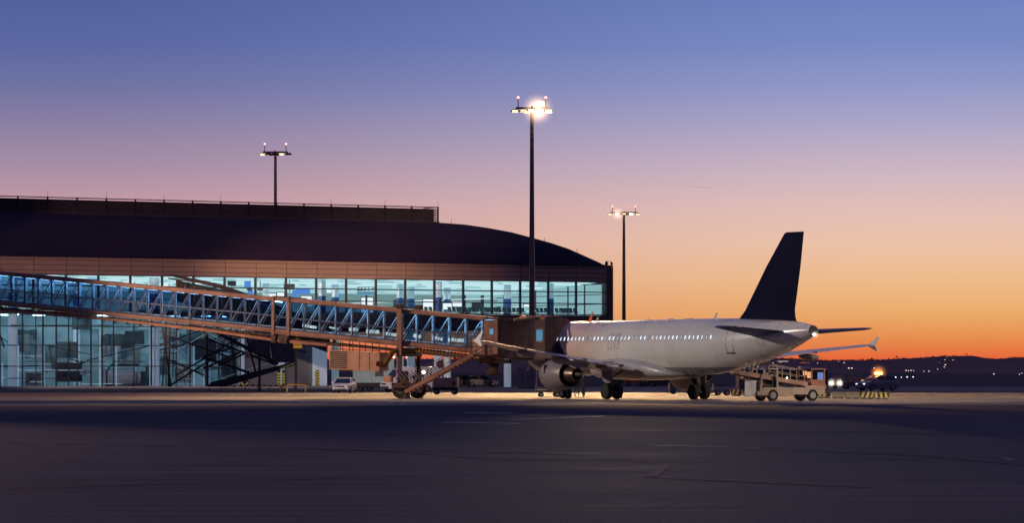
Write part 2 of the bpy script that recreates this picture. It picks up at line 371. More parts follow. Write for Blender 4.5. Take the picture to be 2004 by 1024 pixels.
ct = MB(); a_, b_ = W(1338,8000,363.5), W(1392,8000,368); ct.beam(a_, a_.lerp(b_,.5), 3, .9); ct.beam(a_.lerp(b_,.5), b_, 3, 1.6)
cto = ct.build('contrail', glow('contrail_mauve', lin(196,160,172), 1)); tag(cto, 'short thin contrail streak in the sky above the far mast', 'contrail')
# ------------------------------------------------------------ terminal
e = Vector((.859, .512, 0)).normalized(); nb = Vector((-e.y, e.x, 0))
TR = math.atan2(e.y, e.x)
P0 = Vector(((0-CX)*420/F, 420, 0))
def fu(px, b=0.):
    k = (px-CX)/F; q = P0 + nb*b
    return (k*q.y - q.x)/(e.x - k*e.y)
term = thing('terminal_building', 'long airport terminal with dark curved roof and bright glazed upper floor', 'building', P0, TR)
U1 = fu(1195); u_l = -14.0
pitch = (fu(1178)-fu(497))/12; uB = fu(1178)
ZE, ZW, ZF, ZS = 15.3, 13.2, 9.0, 7.4
M['roof'] = mat('roof_metal', (.026, .015, .034), .7, 0, .3, .2, spec=.14)
M['fascia'] = mat('fascia_panel', (.32, .215, .175), .5, 0, .1, .5)
M['slab'] = mat('slab_edge', (.10, .06, .05), .6, 0, .2, .6)
M['mull'] = mat('mullion', (.05, .06, .07), .5, .2, .1, 1)
M['ceil'] = mat('hall_ceiling', (.7, .8, .8), .7, 0, .05, .3, emit=.62, ecol=(.56, .88, .90))  # whole ceiling glows, standing in for the hall's lighting
M['hallwall'] = mat('hall_wall', (.30, .36, .35), .7, 0, .15, .15)
M['hallfloor'] = mat('hall_floor', (.2, .24, .25), .4, 0, .1, 1)
M['bluecol'] = mat('blue_cladding', (.05, .13, .42), .5, 0, .1, 2)
M['whitecol'] = mat('white_column', (.62, .74, .80), .5, 0, .10, 1, emit=.16, ecol=(.55,.8,1))  # slight cool glow replaces light falling on the columns
# corrugated roof shell
prof = [(-.9,15.15),(0,15.5),(3.6,16.45),(7.6,17.5),(12,18.4),(16.9,19.25),(22,20.1),(27.9,20.85),(34,21.5),(40.4,21.95),(48,22.3),(56,22.4),(70,21.6),(84,19),(92,15.5)]
UR = fu(1172); mb = MB(); xs = []; x = u_l
while x < UR: xs += [(x,0),(x+.18,0),(x+.24,.09),(x+.42,.09)]; x += .48
rings = [[(x, b, z+dz) for (b, z) in prof] for x, dz in xs]
mb.loft(rings, close=False, caps=False); mb.build('roof', M['roof'], term)
g = MB(); g.prism([(UR, b, z-.06) for b, z in prof], (.12,0,0)); g.build('gable', M['slab'], term)
g = MB()
for a, b in zip(prof[:-1], prof[1:]): g.beam((UR+.1,a[0],a[1]),(UR+.1,b[0],b[1]),.25,.18)
g.build('roof_edge_trim', M['black'], term)
# parapet part and corner
g = MB(); g.box(UR-.2,U1,-.6,.6,ZE-.25,ZE+.02); g.box(U1-.95,U1,-.62,.5,ZS,ZE-.27); g.build('corner_pier', M['slab'], term, bevel=.03)
g = MB(); g.box(U1-.5,U1-.1,.52,60,ZS,ZE-.3); g.build('side_wall', M['slab'], term)
# fascia panels, one per bay
def fascia():
    g = MB()
    rows = [ZW, ZW+.45, ZW+1.05, ZW+1.65, ZE-.1]
    for a, b in zip(rows[:-1], rows[1:]): g.box(.045, pitch-.045, -.6, -.3, a+.03, b-.03)
    return g.build('fascia_panel', M['fascia'], term, bevel=.015)
fp = fascia()
def windowbay():
    g = MB(); g.box(-.09,.09,-.55,-.2,ZF,ZW)
    for z in (ZF+.06, ZF+1.45, ZF+2.9, ZW-.05): g.box(.09,pitch-.09,-.52,-.3,z-.06,z+.06)
    o = g.build('window', M['mull'], term)
    p = MB().quad((.09,-.4,ZF),(pitch-.09,-.4,ZF),(pitch-.09,-.4,ZW),(.09,-.4,ZW)).build('pane', M['glass'], o)
    return o
wb = windowbay()
nb_ = int((uB-u_l)/pitch)
first = True
for k in range(-nb_, 1):
    u = uB + (k-1)*pitch
    for src in (fp, wb):
        if first: o = src
        else:
            o = src.copy(); C.objects.link(o); o.parent = term
            for c in list(src.children): cc = c.copy(); C.objects.link(cc); cc.parent = o
        o.location.x = u
    first = False
o = fp.copy(); C.objects.link(o); o.parent = term; o.location.x = uB; o.scale.x = (U1-.95-uB)/pitch
o = wb.copy(); C.objects.link(o); o.parent = term; o.location.x = uB; o.scale.x = (U1-.95-uB)/pitch
for c in list(wb.children): cc = c.copy(); C.objects.link(cc); cc.parent = o
g = MB(); g.box(u_l,U1-.95,-.5,.0,ZW+.05,ZE-.12); g.box(u_l,U1-1,-.28,-.12,ZE-.12,ZE+.1); g.build('wall_backing', M['black'], term)
g = MB(); g.box(fu(596),U1-.97,-.64,-.14,ZS-.2,ZF-.05); g.box(u_l,fu(596),-.64,-.14,ZF-.3,ZF-.05); g.build('slab_edge', M['slab'], term, bevel=.03)
g = MB(); g.box(fu(600),U1-.97,.0,58,ZS+.02,ZF-.02); g.box(u_l,fu(600),.3,58,ZF-.35,ZF-.02); g.build('floor_slab', M['hallfloor'], term)
# hall interior
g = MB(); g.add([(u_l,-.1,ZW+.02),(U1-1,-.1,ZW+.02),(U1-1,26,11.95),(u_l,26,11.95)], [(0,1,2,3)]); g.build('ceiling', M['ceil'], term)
g = MB()
for k in range(7):
    b = 1.2+k*3.4; z = ZW+.02-(b+.1)*1.25/26.1-.03
    x = u_l+R.uniform(0,3)
    while x < U1-6:
        L = R.uniform(2,9); g.box(x,min(x+L,U1-1.5),b,b+.28,z-.04,z); x += L+R.uniform(.3,3)
g.build('ceiling_lights', glow('ceiling_tubes', (.85, 1, 1), 1.5), term)
g = MB()
for k in range(8):
    b = 2.4+k*3.0; z = ZW-(b+.1)*1.25/26.1-.06; g.box(u_l,U1-1.2,b,b+.10,z-.05,z)
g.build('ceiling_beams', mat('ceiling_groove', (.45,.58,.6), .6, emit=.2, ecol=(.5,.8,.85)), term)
g = MB(); g.box(u_l,fu(905,26),26,26.3,ZF,12.1); g.build('back_wall', mat('hall_back_wall', (.30,.36,.35), .7, 0, .2, .15, emit=.13, ecol=(.7,1,1)), term)  # wall emits a little to look lit by the hall
g = MB(); g.box(fu(905,26),U1-1,26,26.2,ZF,12.1); g.build('rear_glazing', mat('rear_glass_wall', (.16,.26,.28), .3, 0, .25, .12, emit=.42, ecol=(.55,.9,.92)), term)  # own teal glow gives this glazing its hall brightness
g = MB()
x = fu(905,26)
while x < U1-1: g.box(x,x+.28,25.6,25.95,ZF,12.1); x += 2.75
for z in (10.1, 11.2): g.box(fu(905,26),U1-1,25.7,25.9,z,z+.09)
g.build('rear_mullions', M['mull'], term)
g = MB(); g.box(U1-1.25,U1-1.1,.3,26,ZF,12.9); g.build('end_glazing', mat('end_glass_wall', (.2,.3,.32), .3, 0, .2, .2, emit=.38, ecol=(.55,.92,.95)), term)  # added inner end wall, glowing teal to brighten the right bays
g = MB()
for b in (4,8,12,16,20,24): g.box(U1-1.32,U1-1.26,b,b+.25,ZF,12.9)
for z in (10.4,11.6): g.box(U1-1.31,U1-1.26,.3,26,z,z+.09)
g.build('end_mullions', M['mull'], term)
# raking white ramp handrails behind the right bays
g = MB()
for (xa, za, xb, zb, b) in [(600,10.3,960,11.4,18),(880,9.7,1150,11.0,17),(960,9.3,1178,10.6,16),(1060,10.9,1178,12.0,19),(800,9.9,1010,9.5,15)]:
    g.beam((fu(xa,b),b,za),(fu(xb,b),b,zb),.09,.11)
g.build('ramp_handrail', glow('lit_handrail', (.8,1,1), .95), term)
def panel(name, pxa, pxb, ya, yb, b, m, t=.12, parent=term):
    u0, u1 = fu(pxa,b), fu(pxb,b); D = (P0+nb*b+e*((u0+u1)/2)).y
    z0, z1 = CH+(YH-yb)*D/F, CH+(YH-ya)*D/F
    return MB().box(u0,u1,b,b+t,z0,z1).build(name, m, parent)
wg = glow('backlit_white', (.92,.98,1), 1.1); bgm = glow('backlit_blue', (.13,.36,.95), .75); dk = M['dgrey']
for px0, px1, y0, y1, b, mm_ in [(708,730,583,614,14,wg),(829,849,586,612,15,wg),(772,790,589,600,22,dk),(1150,1167,590,612,9,glow('green_sign_panel',(.55,1,.75),1.1)),
        (885,905,590,600,8,wg),(925,945,593,606,7,dk),(1026,1040,596,601,8,wg),(520,540,575,586,10,wg),(543,556,573,588,11,wg),(590,610,580,600,18,wg),(640,650,560,573,20,wg),
        (200,215,545,560,10,wg),(240,262,543,556,9,wg),(290,330,541,560,12,wg),(60,140,545,556,10,wg),(20,45,536,548,6,bgm),(900,920,606,613,8,dk),(868,884,594,606,6,wg)]:
    fr = panel('wall_panel', px0, px1, y0, y1, b, mm_)
    panel('frame', px0-1.6, px1+1.6, y0-1.6, y1+.5, b+.15, M['mull'], .08)
for px0, px1, y0, y1, b in [(479,491,550,563,5),(486,495,568,578,6),(579,607,566,576,9),(573,581,568,582,12),(170,196,538,548,6),(110,150,538,544,8),(650,668,575,583,13)]:
    panel('hanging_panel', px0, px1, y0, y1, b, bgm)
for px0, px1, y0, y1, b, in [(557,577,556,567,4),(447,462,545,560,6),(505,515,563,569,6),(485,494,565,569,5)]:
    s_ = thing('hanging_screen', {557:'dark flight information screen hanging in the hall above the bridge',447:'dark hanging screen rack in the hall left of the blue panel',505:'small dark red-backed screen hanging beside a window post',485:'small dark screen hanging under the blue panel'}[px0], 'screen', P0, TR)
    panel('casing', px0, px1, y0, y1, b, dk, .25, s_)
    u = (fu(px0,b)+fu(px1,b))/2; MB().box(u-.04,u+.04,b+.05,b+.12,11.6,ZW-.1).build('hanger', dk, s_)
# floodlight reflector rack hanging in the hall
s_ = thing('spotlight_rack', 'hanging rack of bluish spotlights inside the hall window', 'light rack', P0, TR)
g = MB(); b = 3
u0, u1 = fu(700,b), fu(735,b)
for k in range(4):
    u = u0+(u1-u0)*k/4; g.box(u+.05,u+(u1-u0)/4-.05,b,b+.3,11.25,11.75); 
g.build('lamp_box', mat('rack_lamp_face', (.12,.32,.45), .3, 0, .1, 1, emit=.25, ecol=(.3,.7,1)), s_)
g = MB(); g.beam((u0,b,11.85),(u1,b,12.05),.12); g.beam((u0,b,12.2),(u1,b,12.35),.06)
for k in range(6): u = u0+(u1-u0)*k/5; g.beam((u,b,11.8),(u+.1,b,12.3),.06)
g.box((u0+u1)/2-.1,(u0+u1)/2+.1,b,b+.15,9.0,11.3); g.build('rack_frame', M['steelblue'], s_)
# columns, ground to hall ceiling
for px, b, r in [(630,2.5,.46),(857,2.5,.50),(1077,3,.42),(656,9,.45),(783,8,.43),(804,12,.48),(875,13,.46),(993,7,.46),(302,2,.6),(405,8,.45),(25,1.0,.55),(150,8,.42),(520,9,.42)]:
    u = fu(px,b); zc = ZW-(b+.1)*1.25/26.1
    c = MB().tube((u,b,0),(u,b,ZS+.02 if px > 600 else ZF-.36),r,r,24).build('column', M['whitecol'], term, smooth=True)
    MB().tube((u,b,ZF),(u,b,ZF+2.1),r+.02,r+.02,24).build('blue_cladding', M['bluecol'], c, smooth=True)
    MB().tube((u,b,ZF+2.1),(u,b,zc),r,r,24).build('column_head', M['whitecol'], c, smooth=True)
# seats: rows in the hall window
def seatrow():
    t = thing('seat_row', 'row of dark teal waiting seats behind the hall glass', 'seats', (0,0,0), TR, 'rows of waiting seats in the hall')
    g = MB(); fr = MB()
    for k in range(4):
        x = k*.62
        g.box(x+.04,x+.54,0,.5,.42,.47); g.beam((x+.29,.5,.45),(x+.29,.66,.95),.48,.05)
        fr.beam((x,-.0,.6),(x,.5,.62),.05); fr.beam((x,.05,.1),(x,.5,.6),.05)
    g.build('seat', mat('seat_teal', (.03,.10,.12), .5), t)
    fr.beam((0,.3,.38),(2.5,.3,.38),.06); fr.beam((.3,.3,0),(.3,.3,.38),.06); fr.beam((2.2,.3,0),(2.2,.3,.38),.06); fr.box(.1,.5,.1,.5,0,.03); fr.box(2,2.4,.1,.5,0,.03)
    fr.build('seat_frame', M['alu'], t); return t
sr = None; k = 0
for px in [742,764,797,817,880,903,926,950,970,998,1052,1090,1101]:
    b = 1.6 + .9*(k % 2); pos = P0 + e*fu(px,b) + nb*b + Vector((0,0,ZF-.02))
    if sr is None: sr = seatrow(); sr.location = pos
    else: dup(sr, pos, TR)
    k += 1
# louvre screen on the roof
lv = thing('roof_screen', 'long dark louvred plant screen along the top of the terminal roof', 'louvre screen', P0, TR)
ul0, ul1 = u_l-8, fu(857,40)
g = MB(); z0 = 22.05
for k in range(7): g.box(ul0,ul1,40+.1,40.35,z0+.25+k*.24,z0+.37+k*.24)
g.box(ul0,ul1,40,40.5,z0+2.0,z0+2.1); g.box(ul0,ul1,39.6,40.4,21.7,z0+.12)
g.build('louvre', mat('louvre_metal', (.07,.05,.065), .5, .2), lv)
g = MB(); g.box(ul0,ul1-.3,40.6,40.8,21.8,z0+1.75); g.build('screen_backing', M['black'], lv)
u = ul1
i = 0
while u > ul0:
    MB().box(u-.09,u+.09,39.9,40.05,21.8,z0+2.12).build('post', M['black'], lv)
    if i % 2 == 0: MB().tube((u,40,z0+2.1),(u,40,z0+2.9),.025,.015,6).build('lightning_rod', M['black'], lv)
    u -= pitch; i += 1
g = MB()
for k in range(7): g.box(ul1+.02,ul1+.12,40.1,44,z0+.25+k*.24,z0+.37+k*.24)
g.box(ul1+.02,ul1+.14,40.1,44,z0+2.0,z0+2.1); g.build('louvre_return', M['black'], lv)
# small rods on roof edge
for px, b, z in [(884,37,21.7),(1073,13,18.5),(1133,5,16.8)]:
    q = MB().tube((0,0,0),(0,0,.75),.035,.02,6).build('lightning_rod', M['black']); q.location = P0+e*(UR-.1)+nb*b+Vector((0,0,z))
    tag(q, {884:'thin lightning rod on the roof crest right of the louvre screen',1073:'small lightning rod midway down the curved roof edge',1133:'small lightning rod near the low end of the roof edge'}[px], 'lightning rod')
# security camera on the corner
s_ = thing('security_camera', 'security camera on a bracket at the roof corner', 'camera', P0+e*fu(1187)+Vector((0,0,ZE)), TR)
MB().box(-.1,.1,-.1,.1,-.02,.55).box(-.15,.15,-.15,.15,.1,.35).build('bracket_post', M['black'], s_)
MB().beam((0,0,.5),(.75,0,.5),.06).build('arm', M['black'], s_)
MB().ell((.75,0,.25),.17,.17,.2,12,8).build('camera_dome', M['black'], s_, smooth=True)

# ---- ground floor, left part
M['tealwall'] = mat('teal_lit_wall', (.20, .30, .31), .6, 0, .5, .35, emit=.13, ecol=(.42,.80,1))  # faint emission puts the room light into the wall
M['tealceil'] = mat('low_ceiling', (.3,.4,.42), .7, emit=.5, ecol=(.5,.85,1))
ug = fu(583)
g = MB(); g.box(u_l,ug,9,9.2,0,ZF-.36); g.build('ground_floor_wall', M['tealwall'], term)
g = MB()
x = u_l
while x < ug-2:
    g.box(x,x+1.2,3,3.2,ZF-.46,ZF-.42); g.box(x+.5,x+1.9,6.5,6.8,ZF-.46,ZF-.40); x += 4.1
g.build('low_ceiling_lights', glow('low_tubes', (.5,.85,1), 26), term)
def zat(py, u, b=0): D = (P0+nb*b+e*u).y; return CH+(YH-py)*D/F
uG = fu(470)
g = MB()
for px in [-40,0,44,70,84,110,134,151,178,200,222,262,296,325,345,372,402,428,452,470]:
    ww = R.choice([.06,.09,.14]); u = fu(px); g.box(u-ww/2,u+ww/2,-.12,.08,0.25,ZF-.31)
for k in range(20):
    px = R.uniform(-10,440); L = R.uniform(25,90); y = R.choice([616,624,637,659,678,694,708,727,741]); u0, u1 = fu(px), fu(min(px+L,470)); z = zat(y,u0)
    g.box(u0,u1,-.1,.05,z-.05,z+.05)
for z in (2.6, 5.0, 7.2): g.box(u_l,uG,-.1,.06,z-.05,z+.05)
g.build('shopfront_frame', M['mull'], term)
MB().quad((u_l,.1,.3),(uG,.1,.3),(uG,.1,ZF-.31),(u_l,.1,ZF-.31)).build('shopfront_glass', M['glassblue'], term)
MB().box(u_l,fu(700),-1.2,.12,0,.28).build('plinth', mat('kerb_concrete', (.32,.36,.36), .7), term, bevel=.03)
# pale internal posts and white rails behind the shopfront
g = MB()
for px in (5,36,87,196,228,380): u = fu(px,1.0); g.box(u-.07,u+.07,1,1.15,.28,R.choice([3,5,7.2]))
for (a, b_, y) in [(24,87,697),(24,160,725),(0,20,740),(160,240,752),(60,88,748)]: z = zat(y, fu(a), 1); g.box(fu(a,1),fu(b_,1),1,1.1,z-.05,z+.05)
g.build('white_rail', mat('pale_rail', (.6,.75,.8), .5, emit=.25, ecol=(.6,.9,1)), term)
# wall boards with varied tone
pal = [(.10,.17,.19),(.24,.36,.38),(.16,.26,.28),(.34,.5,.52),(.05,.08,.10),(.45,.6,.62),(.2,.22,.22)]
pm = [mat('stored_panel', c, .6, 0, .25, .8) for c in pal]
for k in range(46):
    px = R.uniform(-10,520); y = R.uniform(600,735); b = R.uniform(4,8.5); wpx = R.uniform(14,52); hh = R.uniform(10,45)
    panel('wall_board', px, px+wpx, y, min(756,y+hh), b, R.choice(pm), .3)
for k in range(14):
    px = R.uniform(0,430); u = fu(px,2.5); u2 = u+R.uniform(-9,9); z = R.uniform(1,7); z2 = max(.6,min(7,z+R.uniform(-3,3)))
    MB().beam((u,2.5,z),(u2,3.5,z2),R.uniform(.08,.22)).build('pipe_run', M['mull'], term)
# big banded tank behind glass
tk = thing('storage_tank', 'pale banded cylindrical tank behind the ground floor glass', 'tank', P0+e*fu(258,-.9)+nb*2.2, TR)
g = MB(); g.tube((-2.1,0,1.35),(2.1,0,1.35),1.05,1.05,24); g.build('tank_shell', mat('tank_pale', (.42,.55,.62), .4, 0, .25, .6, stretch=(.1,1,5)), tk, smooth=True)
MB().box(-1.6,-1.2,-.8,.8,0,.6).box(1.2,1.6,-.8,.8,0,.6).build('tank_foot', M['dgrey'], tk)
MB().path([(-2.2,-.9,.3),(-2.2,-.9,2.0),(-1.6,-.9,2.75),(1.9,-.9,2.75)],.09).build('tank_pipe', M['black'], tk)
# roller shutters
shm = mat('shutter_grey', (.20,.25,.26), .5, .1, .12, .5)
def shutter(px0, px1, ytop, b=.4):
    u0, u1 = fu(px0,b), fu(px1,b); zt = zat(ytop,u0,b); g = MB(); z = .02
    while z < zt: g.box(u0,u1,b,b+.06+.03,z,z+.15); g.box(u0,u1,b+.05,b+.12,z+.15,z+.2); z += .2
    return g.build('roller_shutter', shm, term)
shutter(472,545,640); shutter(557,616,650)
u = fu(616,-.2); g = MB(); g.box(u,fu(640,-.2),-.2,1.6,0,ZS); g.build('pillar', M['whitecol'], term)
g = MB(); g.box(fu(545,.1),fu(557,.1),.1,.6,0,ZS); g.box(fu(471,.1),fu(478,.1),.05,.6,0,ZS); g.build('pillar', M['whitecol'], term)
g = MB(); g.box(fu(640)-.2,fu(640),1.6,9.1,0,ZS); g.build('ground_floor_end_wall', M['hallwall'], term)
MB().box(uG,fu(616),.9,1.0,0,ZS).build('ground_floor_infill', M['hallwall'], term)
def chevron(px0, px1, y0, y1, b, label):
    t = thing('chevron_board', label, 'warning board', P0, TR)
    u0, u1 = fu(px0,b), fu(px1,b); z0, z1 = zat(y1,u0,b), zat(y0,u0,b); z0 = max(z0,.05)
    MB().box(u0,u1,b+.01,b+.05,z0,z1).build('backing', M['black'], t)
    g = MB(); um = (u0+u1)/2; h = (u1-u0)*.45; z = z0; st = .34
    while z+h+.15 < z1:
        g.add([(u0,b-.004,z+h),(um,b-.004,z),(um,b-.004,z+.17),(u0,b-.004,z+h+.17)],[(0,1,2,3)])
        g.add([(um,b-.004,z),(u1,b-.004,z+h),(u1,b-.004,z+h+.17),(um,b-.004,z+.17)],[(0,1,2,3)]); z += st
    g.build('chevrons', mat('chevron_yellow', (.6,.62,.12), .6, emit=.12, ecol=(.7,.8,.2)), t)
chevron(617.5,625,725,760,-.3,'black and yellow chevron board on the pillar left of the white car')
chevron(543,549,725,757,-.15,'left black and yellow chevron board right of the stair wedge')
chevron(552,558,725,757,-.15,'right black and yellow chevron board of the pair by the hoops')
chevron(472,485,743,757,-.15,'low black and yellow chevron board under the stair wedge')

# ------------------------------------------------------------ aircraft
AC = Vector((10.54, 270, 0)); ARZ = math.atan2(-.86, .51)
S0 = 17.71
ac = thing('passenger_aircraft', 'white twin-engined passenger aircraft with dark blue tail, seen from behind its left side', 'aircraft', AC, ARZ, rx=-rad(.4))
def L(s, y, z): return (s-S0, y, z)
ST = [ # s, zbottom, ztop, halfwidth
 (0.0,3.05,3.25,.1),(.15,2.8,3.5,.38),(.5,2.5,3.85,.72),(1.0,2.28,4.2,1.02),(1.7,2.08,4.7,1.34),(2.5,1.93,5.25,1.62),(3.4,1.82,5.62,1.82),(4.6,1.75,5.82,1.94),(6,1.73,5.87,1.975),
 (9,1.73,5.87,1.975),(12,1.73,5.87,1.975),(15,1.73,5.87,1.975),(18,1.73,5.87,1.975),(21,1.73,5.87,1.975),(23,1.75,5.87,1.975),(24.5,1.80,5.87,1.96),(26,1.90,5.86,1.93),(27.5,2.07,5.85,1.87),(29,2.28,5.83,1.78),
 (30.5,2.55,5.80,1.64),(32,2.86,5.75,1.46),(33.4,3.18,5.70,1.26),(34.6,3.50,5.63,1.05),(35.6,3.82,5.55,.84),(36.4,4.10,5.46,.66),(37.0,4.32,5.36,.52),(37.4,4.44,5.28,.43),(37.57,4.50,5.24,.38)]
def sec(s):
    for a, b in zip(ST[:-1], ST[1:]):
        if a[0] <= s <= b[0]:
            t = (s-a[0])/(b[0]-a[0]); return [a[i]+(b[i]-a[i])*t for i in range(4)]
    return list(ST[-1])
def surf(s, z, side=-1, off=0.):
    _, zb, zt, hw = sec(s); zc = (zb+zt)/2; h = (zt-zb)/2; q = max(-1, min(1, (z-zc)/h)); c = math.sqrt(max(0, 1-q*q))
    nn = Vector((0, side*c/hw, q/h)).normalized(); return Vector(L(s, side*hw*c, z)) + nn*off
# fine stations by catmull-like resample
ss = []
for a, b in zip(ST[:-1], ST[1:]):
    nseg = max(1, int((b[0]-a[0])/.6)); ss += [a[0]+(b[0]-a[0])*k/nseg for k in range(nseg)]
ss.append(37.57)
sec_raw = sec
def smoothsec(s):
    if s < 2 or s > 37: return sec_raw(s)
    q = [sec_raw(max(0,min(37.57,s+d))) for d in (-.7,-.35,0,.35,.7)]; return [sum(x[i] for x in q)/5 for i in range(4)]
NR = 64; rings = []
for s in ss:
    _, zb, zt, hw = smoothsec(s); zc = (zb+zt)/2; h = (zt-zb)/2
    rings.append([L(s, hw*math.cos(2*math.pi*k/NR), zc+h*math.sin(2*math.pi*k/NR)) for k in range(NR)])
sec = smoothsec
# fuselage colour: white, navy forward sweep, darker grey below a set height
pm_ = mat('fuselage_paint', (.60,.585,.57), .28, 0, .05, .5, coat=.7)
nn_ = pm_.node_tree.nodes; ll_ = pm_.node_tree.links; bs = nn_['Principled BSDF']; bs.inputs['Coat Roughness'].default_value = .07
tcn = nn_.new('ShaderNodeTexCoord'); sp = nn_.new('ShaderNodeSeparateXYZ'); ll_.new(tcn.outputs['Object'], sp.inputs[0])
def mth(op, a, b):
    q = nn_.new('ShaderNodeMath'); q.operation = op
    for i, v in enumerate((a, b)):
        if isinstance(v, (int, float)): q.inputs[i].default_value = v
        else: ll_.new(v, q.inputs[i])
    return q.outputs[0]
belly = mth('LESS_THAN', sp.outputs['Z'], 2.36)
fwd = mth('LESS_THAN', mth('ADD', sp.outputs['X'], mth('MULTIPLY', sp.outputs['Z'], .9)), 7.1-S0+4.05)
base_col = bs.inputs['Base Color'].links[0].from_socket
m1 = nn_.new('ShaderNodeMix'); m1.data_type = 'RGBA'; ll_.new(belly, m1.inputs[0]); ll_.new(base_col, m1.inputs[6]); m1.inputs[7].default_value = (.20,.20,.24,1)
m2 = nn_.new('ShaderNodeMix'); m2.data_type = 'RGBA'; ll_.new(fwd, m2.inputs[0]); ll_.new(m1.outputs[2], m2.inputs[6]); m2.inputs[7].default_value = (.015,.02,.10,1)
# panel seams
wv = nn_.new('ShaderNodeTexBrick'); wv.inputs['Scale'].default_value = 1; wv.inputs['Brick Width'].default_value = 2.6; wv.inputs['Row Height'].default_value = 1.05; wv.inputs['Mortar Size'].default_value = .008
wv.inputs['Color1'].default_value = (1,1,1,1); wv.inputs['Color2'].default_value = (.965,.965,.97,1); wv.inputs['Mortar'].default_value = (.72,.72,.72,1)
cmb = nn_.new('ShaderNodeCombineXYZ'); ll_.new(sp.outputs['X'], cmb.inputs[0]); ll_.new(sp.outputs['Z'], cmb.inputs[1]); ll_.new(cmb.outputs[0], wv.inputs['Vector'])
m3 = nn_.new('ShaderNodeMix'); m3.data_type = 'RGBA'; m3.blend_type = 'MULTIPLY'; m3.inputs[0].default_value = 1; ll_.new(m2.outputs[2], m3.inputs[6]); ll_.new(wv.outputs['Color'], m3.inputs[7])
ll_.new(m3.outputs[2], bs.inputs['Base Color'])
navy = mat('navy_paint', (.004,.003,.028), .6, 0, .08, .6, spec=.04)
wingm = mat('wing_grey_paint', (.46,.45,.46), .35, .1, .08, .7, coat=.3)
nacm = mat('nacelle_paint', (.20,.165,.17), .36, .1, .1, 1, coat=.3)
hot = mat('exhaust_metal', (.16,.11,.09), .35, .85, .3, 3)
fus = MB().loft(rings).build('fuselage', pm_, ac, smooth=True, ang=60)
# APU exhaust ring
MB().tube(L(37.38,0,4.868),L(37.66,0,4.87),.415,.36,24).build('exhaust_outlet', M['black'], ac, smooth=True)
glow_ball(ac, L(37.85,0,4.62), .36, (1,.9,.85), 6)
MB().ell(L(37.7,0,4.62),.06,.06,.06,10,6).build('tail_light', glow('tail_light_white',(1,.95,.9),45), ac)
# belly fairing
rings = []
for s, wd, zb, zt in [(10.3,.7,1.75,2.2),(11,1.5,1.62,2.7),(12,2.0,1.5,3.05),(13.5,2.16,1.44,3.25),(15.5,2.2,1.42,3.3),(17.5,2.2,1.42,3.2),(19,2.14,1.45,3.0),(20.5,1.95,1.5,2.6),(21.8,1.5,1.6,2.15),(22.6,.8,1.7,1.9)]:
    zc = (zb+zt)/2; h = (zt-zb)/2; r = []
    for k in range(40):
        t = 2*math.pi*k/40; c, s_n = math.cos(t), math.sin(t); r.append(L(s, wd*math.copysign(abs(c)**.62, c), zc+h*math.copysign(abs(s_n)**.8, s_n)))
    rings.append(r)
MB().loft(rings).build('belly_fairing', mat('fairing_paint', (.34,.33,.35), .36, 0, .08, .8, coat=.4), ac, smooth=True, ang=50)
# windows
def ovl(s0, z0, w_, h_, off, side=-1, n_=20, p=.7):
    pts = []
    for k in range(n_):
        t = 2*math.pi*k/n_; c, q = math.cos(t), math.sin(t)
        pts.append(surf(s0+w_*math.copysign(abs(c)**p, c), z0+h_*math.copysign(abs(q)**p, q), side, off))
    return pts
cgl = [glow('cabin_window_light', (.70+.1*k, .86+.04*k, 1), 1.25-.4*k) for k in range(3)]
ws = [6.3+.533*k for k in range(41)]
for i, s in enumerate(ws):
    fr_ = MB().poly(ovl(s, 4.5, .14, .20, .006)).build('cabin_window', M['grey'], ac)
    MB().poly(ovl(s+.01, 4.5, .085, .145, .014)).build('pane', cgl[R.choice([0,0,0,1,2])] if i not in (9,25) else M['offwhite'], fr_)
def outline(name, s0, z0, w_, h_, th=.028, p=.35, side=-1):
    a = ovl(s0, z0, w_, h_, .012, side, 48, p); b = ovl(s0, z0, w_-th, h_-th, .012, side, 48, p)
    return MB().loft([a, b], caps=False).build(name, M['black'], ac)
for s in (14.5, 15.4): outline('emergency_exit', s, 4.28, .27, .56)
d_ = outline('rear_door', 29.8, 4.32, .42, .95, .035)
MB().tube(surf(29.35,3.36,-1,.03),surf(30.3,3.36,-1,.03),.035).build('door_sill', M['black'], d_)
outline('service_panel', 33.1, 4.3, .28, .42, .02)
# fin
def foil(c0, chord, t, zf, n_=14, camber=0., inc=0.):
    """list of (x, thickness-dir offset) closed loop, x aft"""
    up = []; lo = []
    for k in range(n_+1):
        x = .5*(1-math.cos(math.pi*k/n_)); yt = 5*t*(.2969*math.sqrt(x)-.126*x-.3516*x*x+.2843*x**3-.1036*x**4)
        yc = camber*(4*x*(1-x)) ; up.append((x, yc+yt)); lo.append((x, yc-yt))
    loop = up[::-1]+lo[1:-1]
    return [(c0+chord*(x*math.cos(inc)+y*math.sin(inc)), chord*(y*math.cos(inc)-x*math.sin(inc))) for x, y in loop]
rings = []
for s, ch, z in [(27.6,8.1,5.35),(28.75,6.7,5.9),(29.35,6.05,6.4),(30.3,5.35,7.5),(31.9,4.15,9.4),(34.05,2.35,11.65),(34.3,2.1,11.76)]:
    rings.append([L(x, y, z) for x, y in foil(s, ch, .10, 0)])
fin = MB().loft(rings).build('tail_fin', navy, ac, smooth=True, ang=50)
MB().box(33.92-S0-.0,33.95-S0,-.22,.22,7.0,7.02).build('rudder_hinge', M['black'], fin)
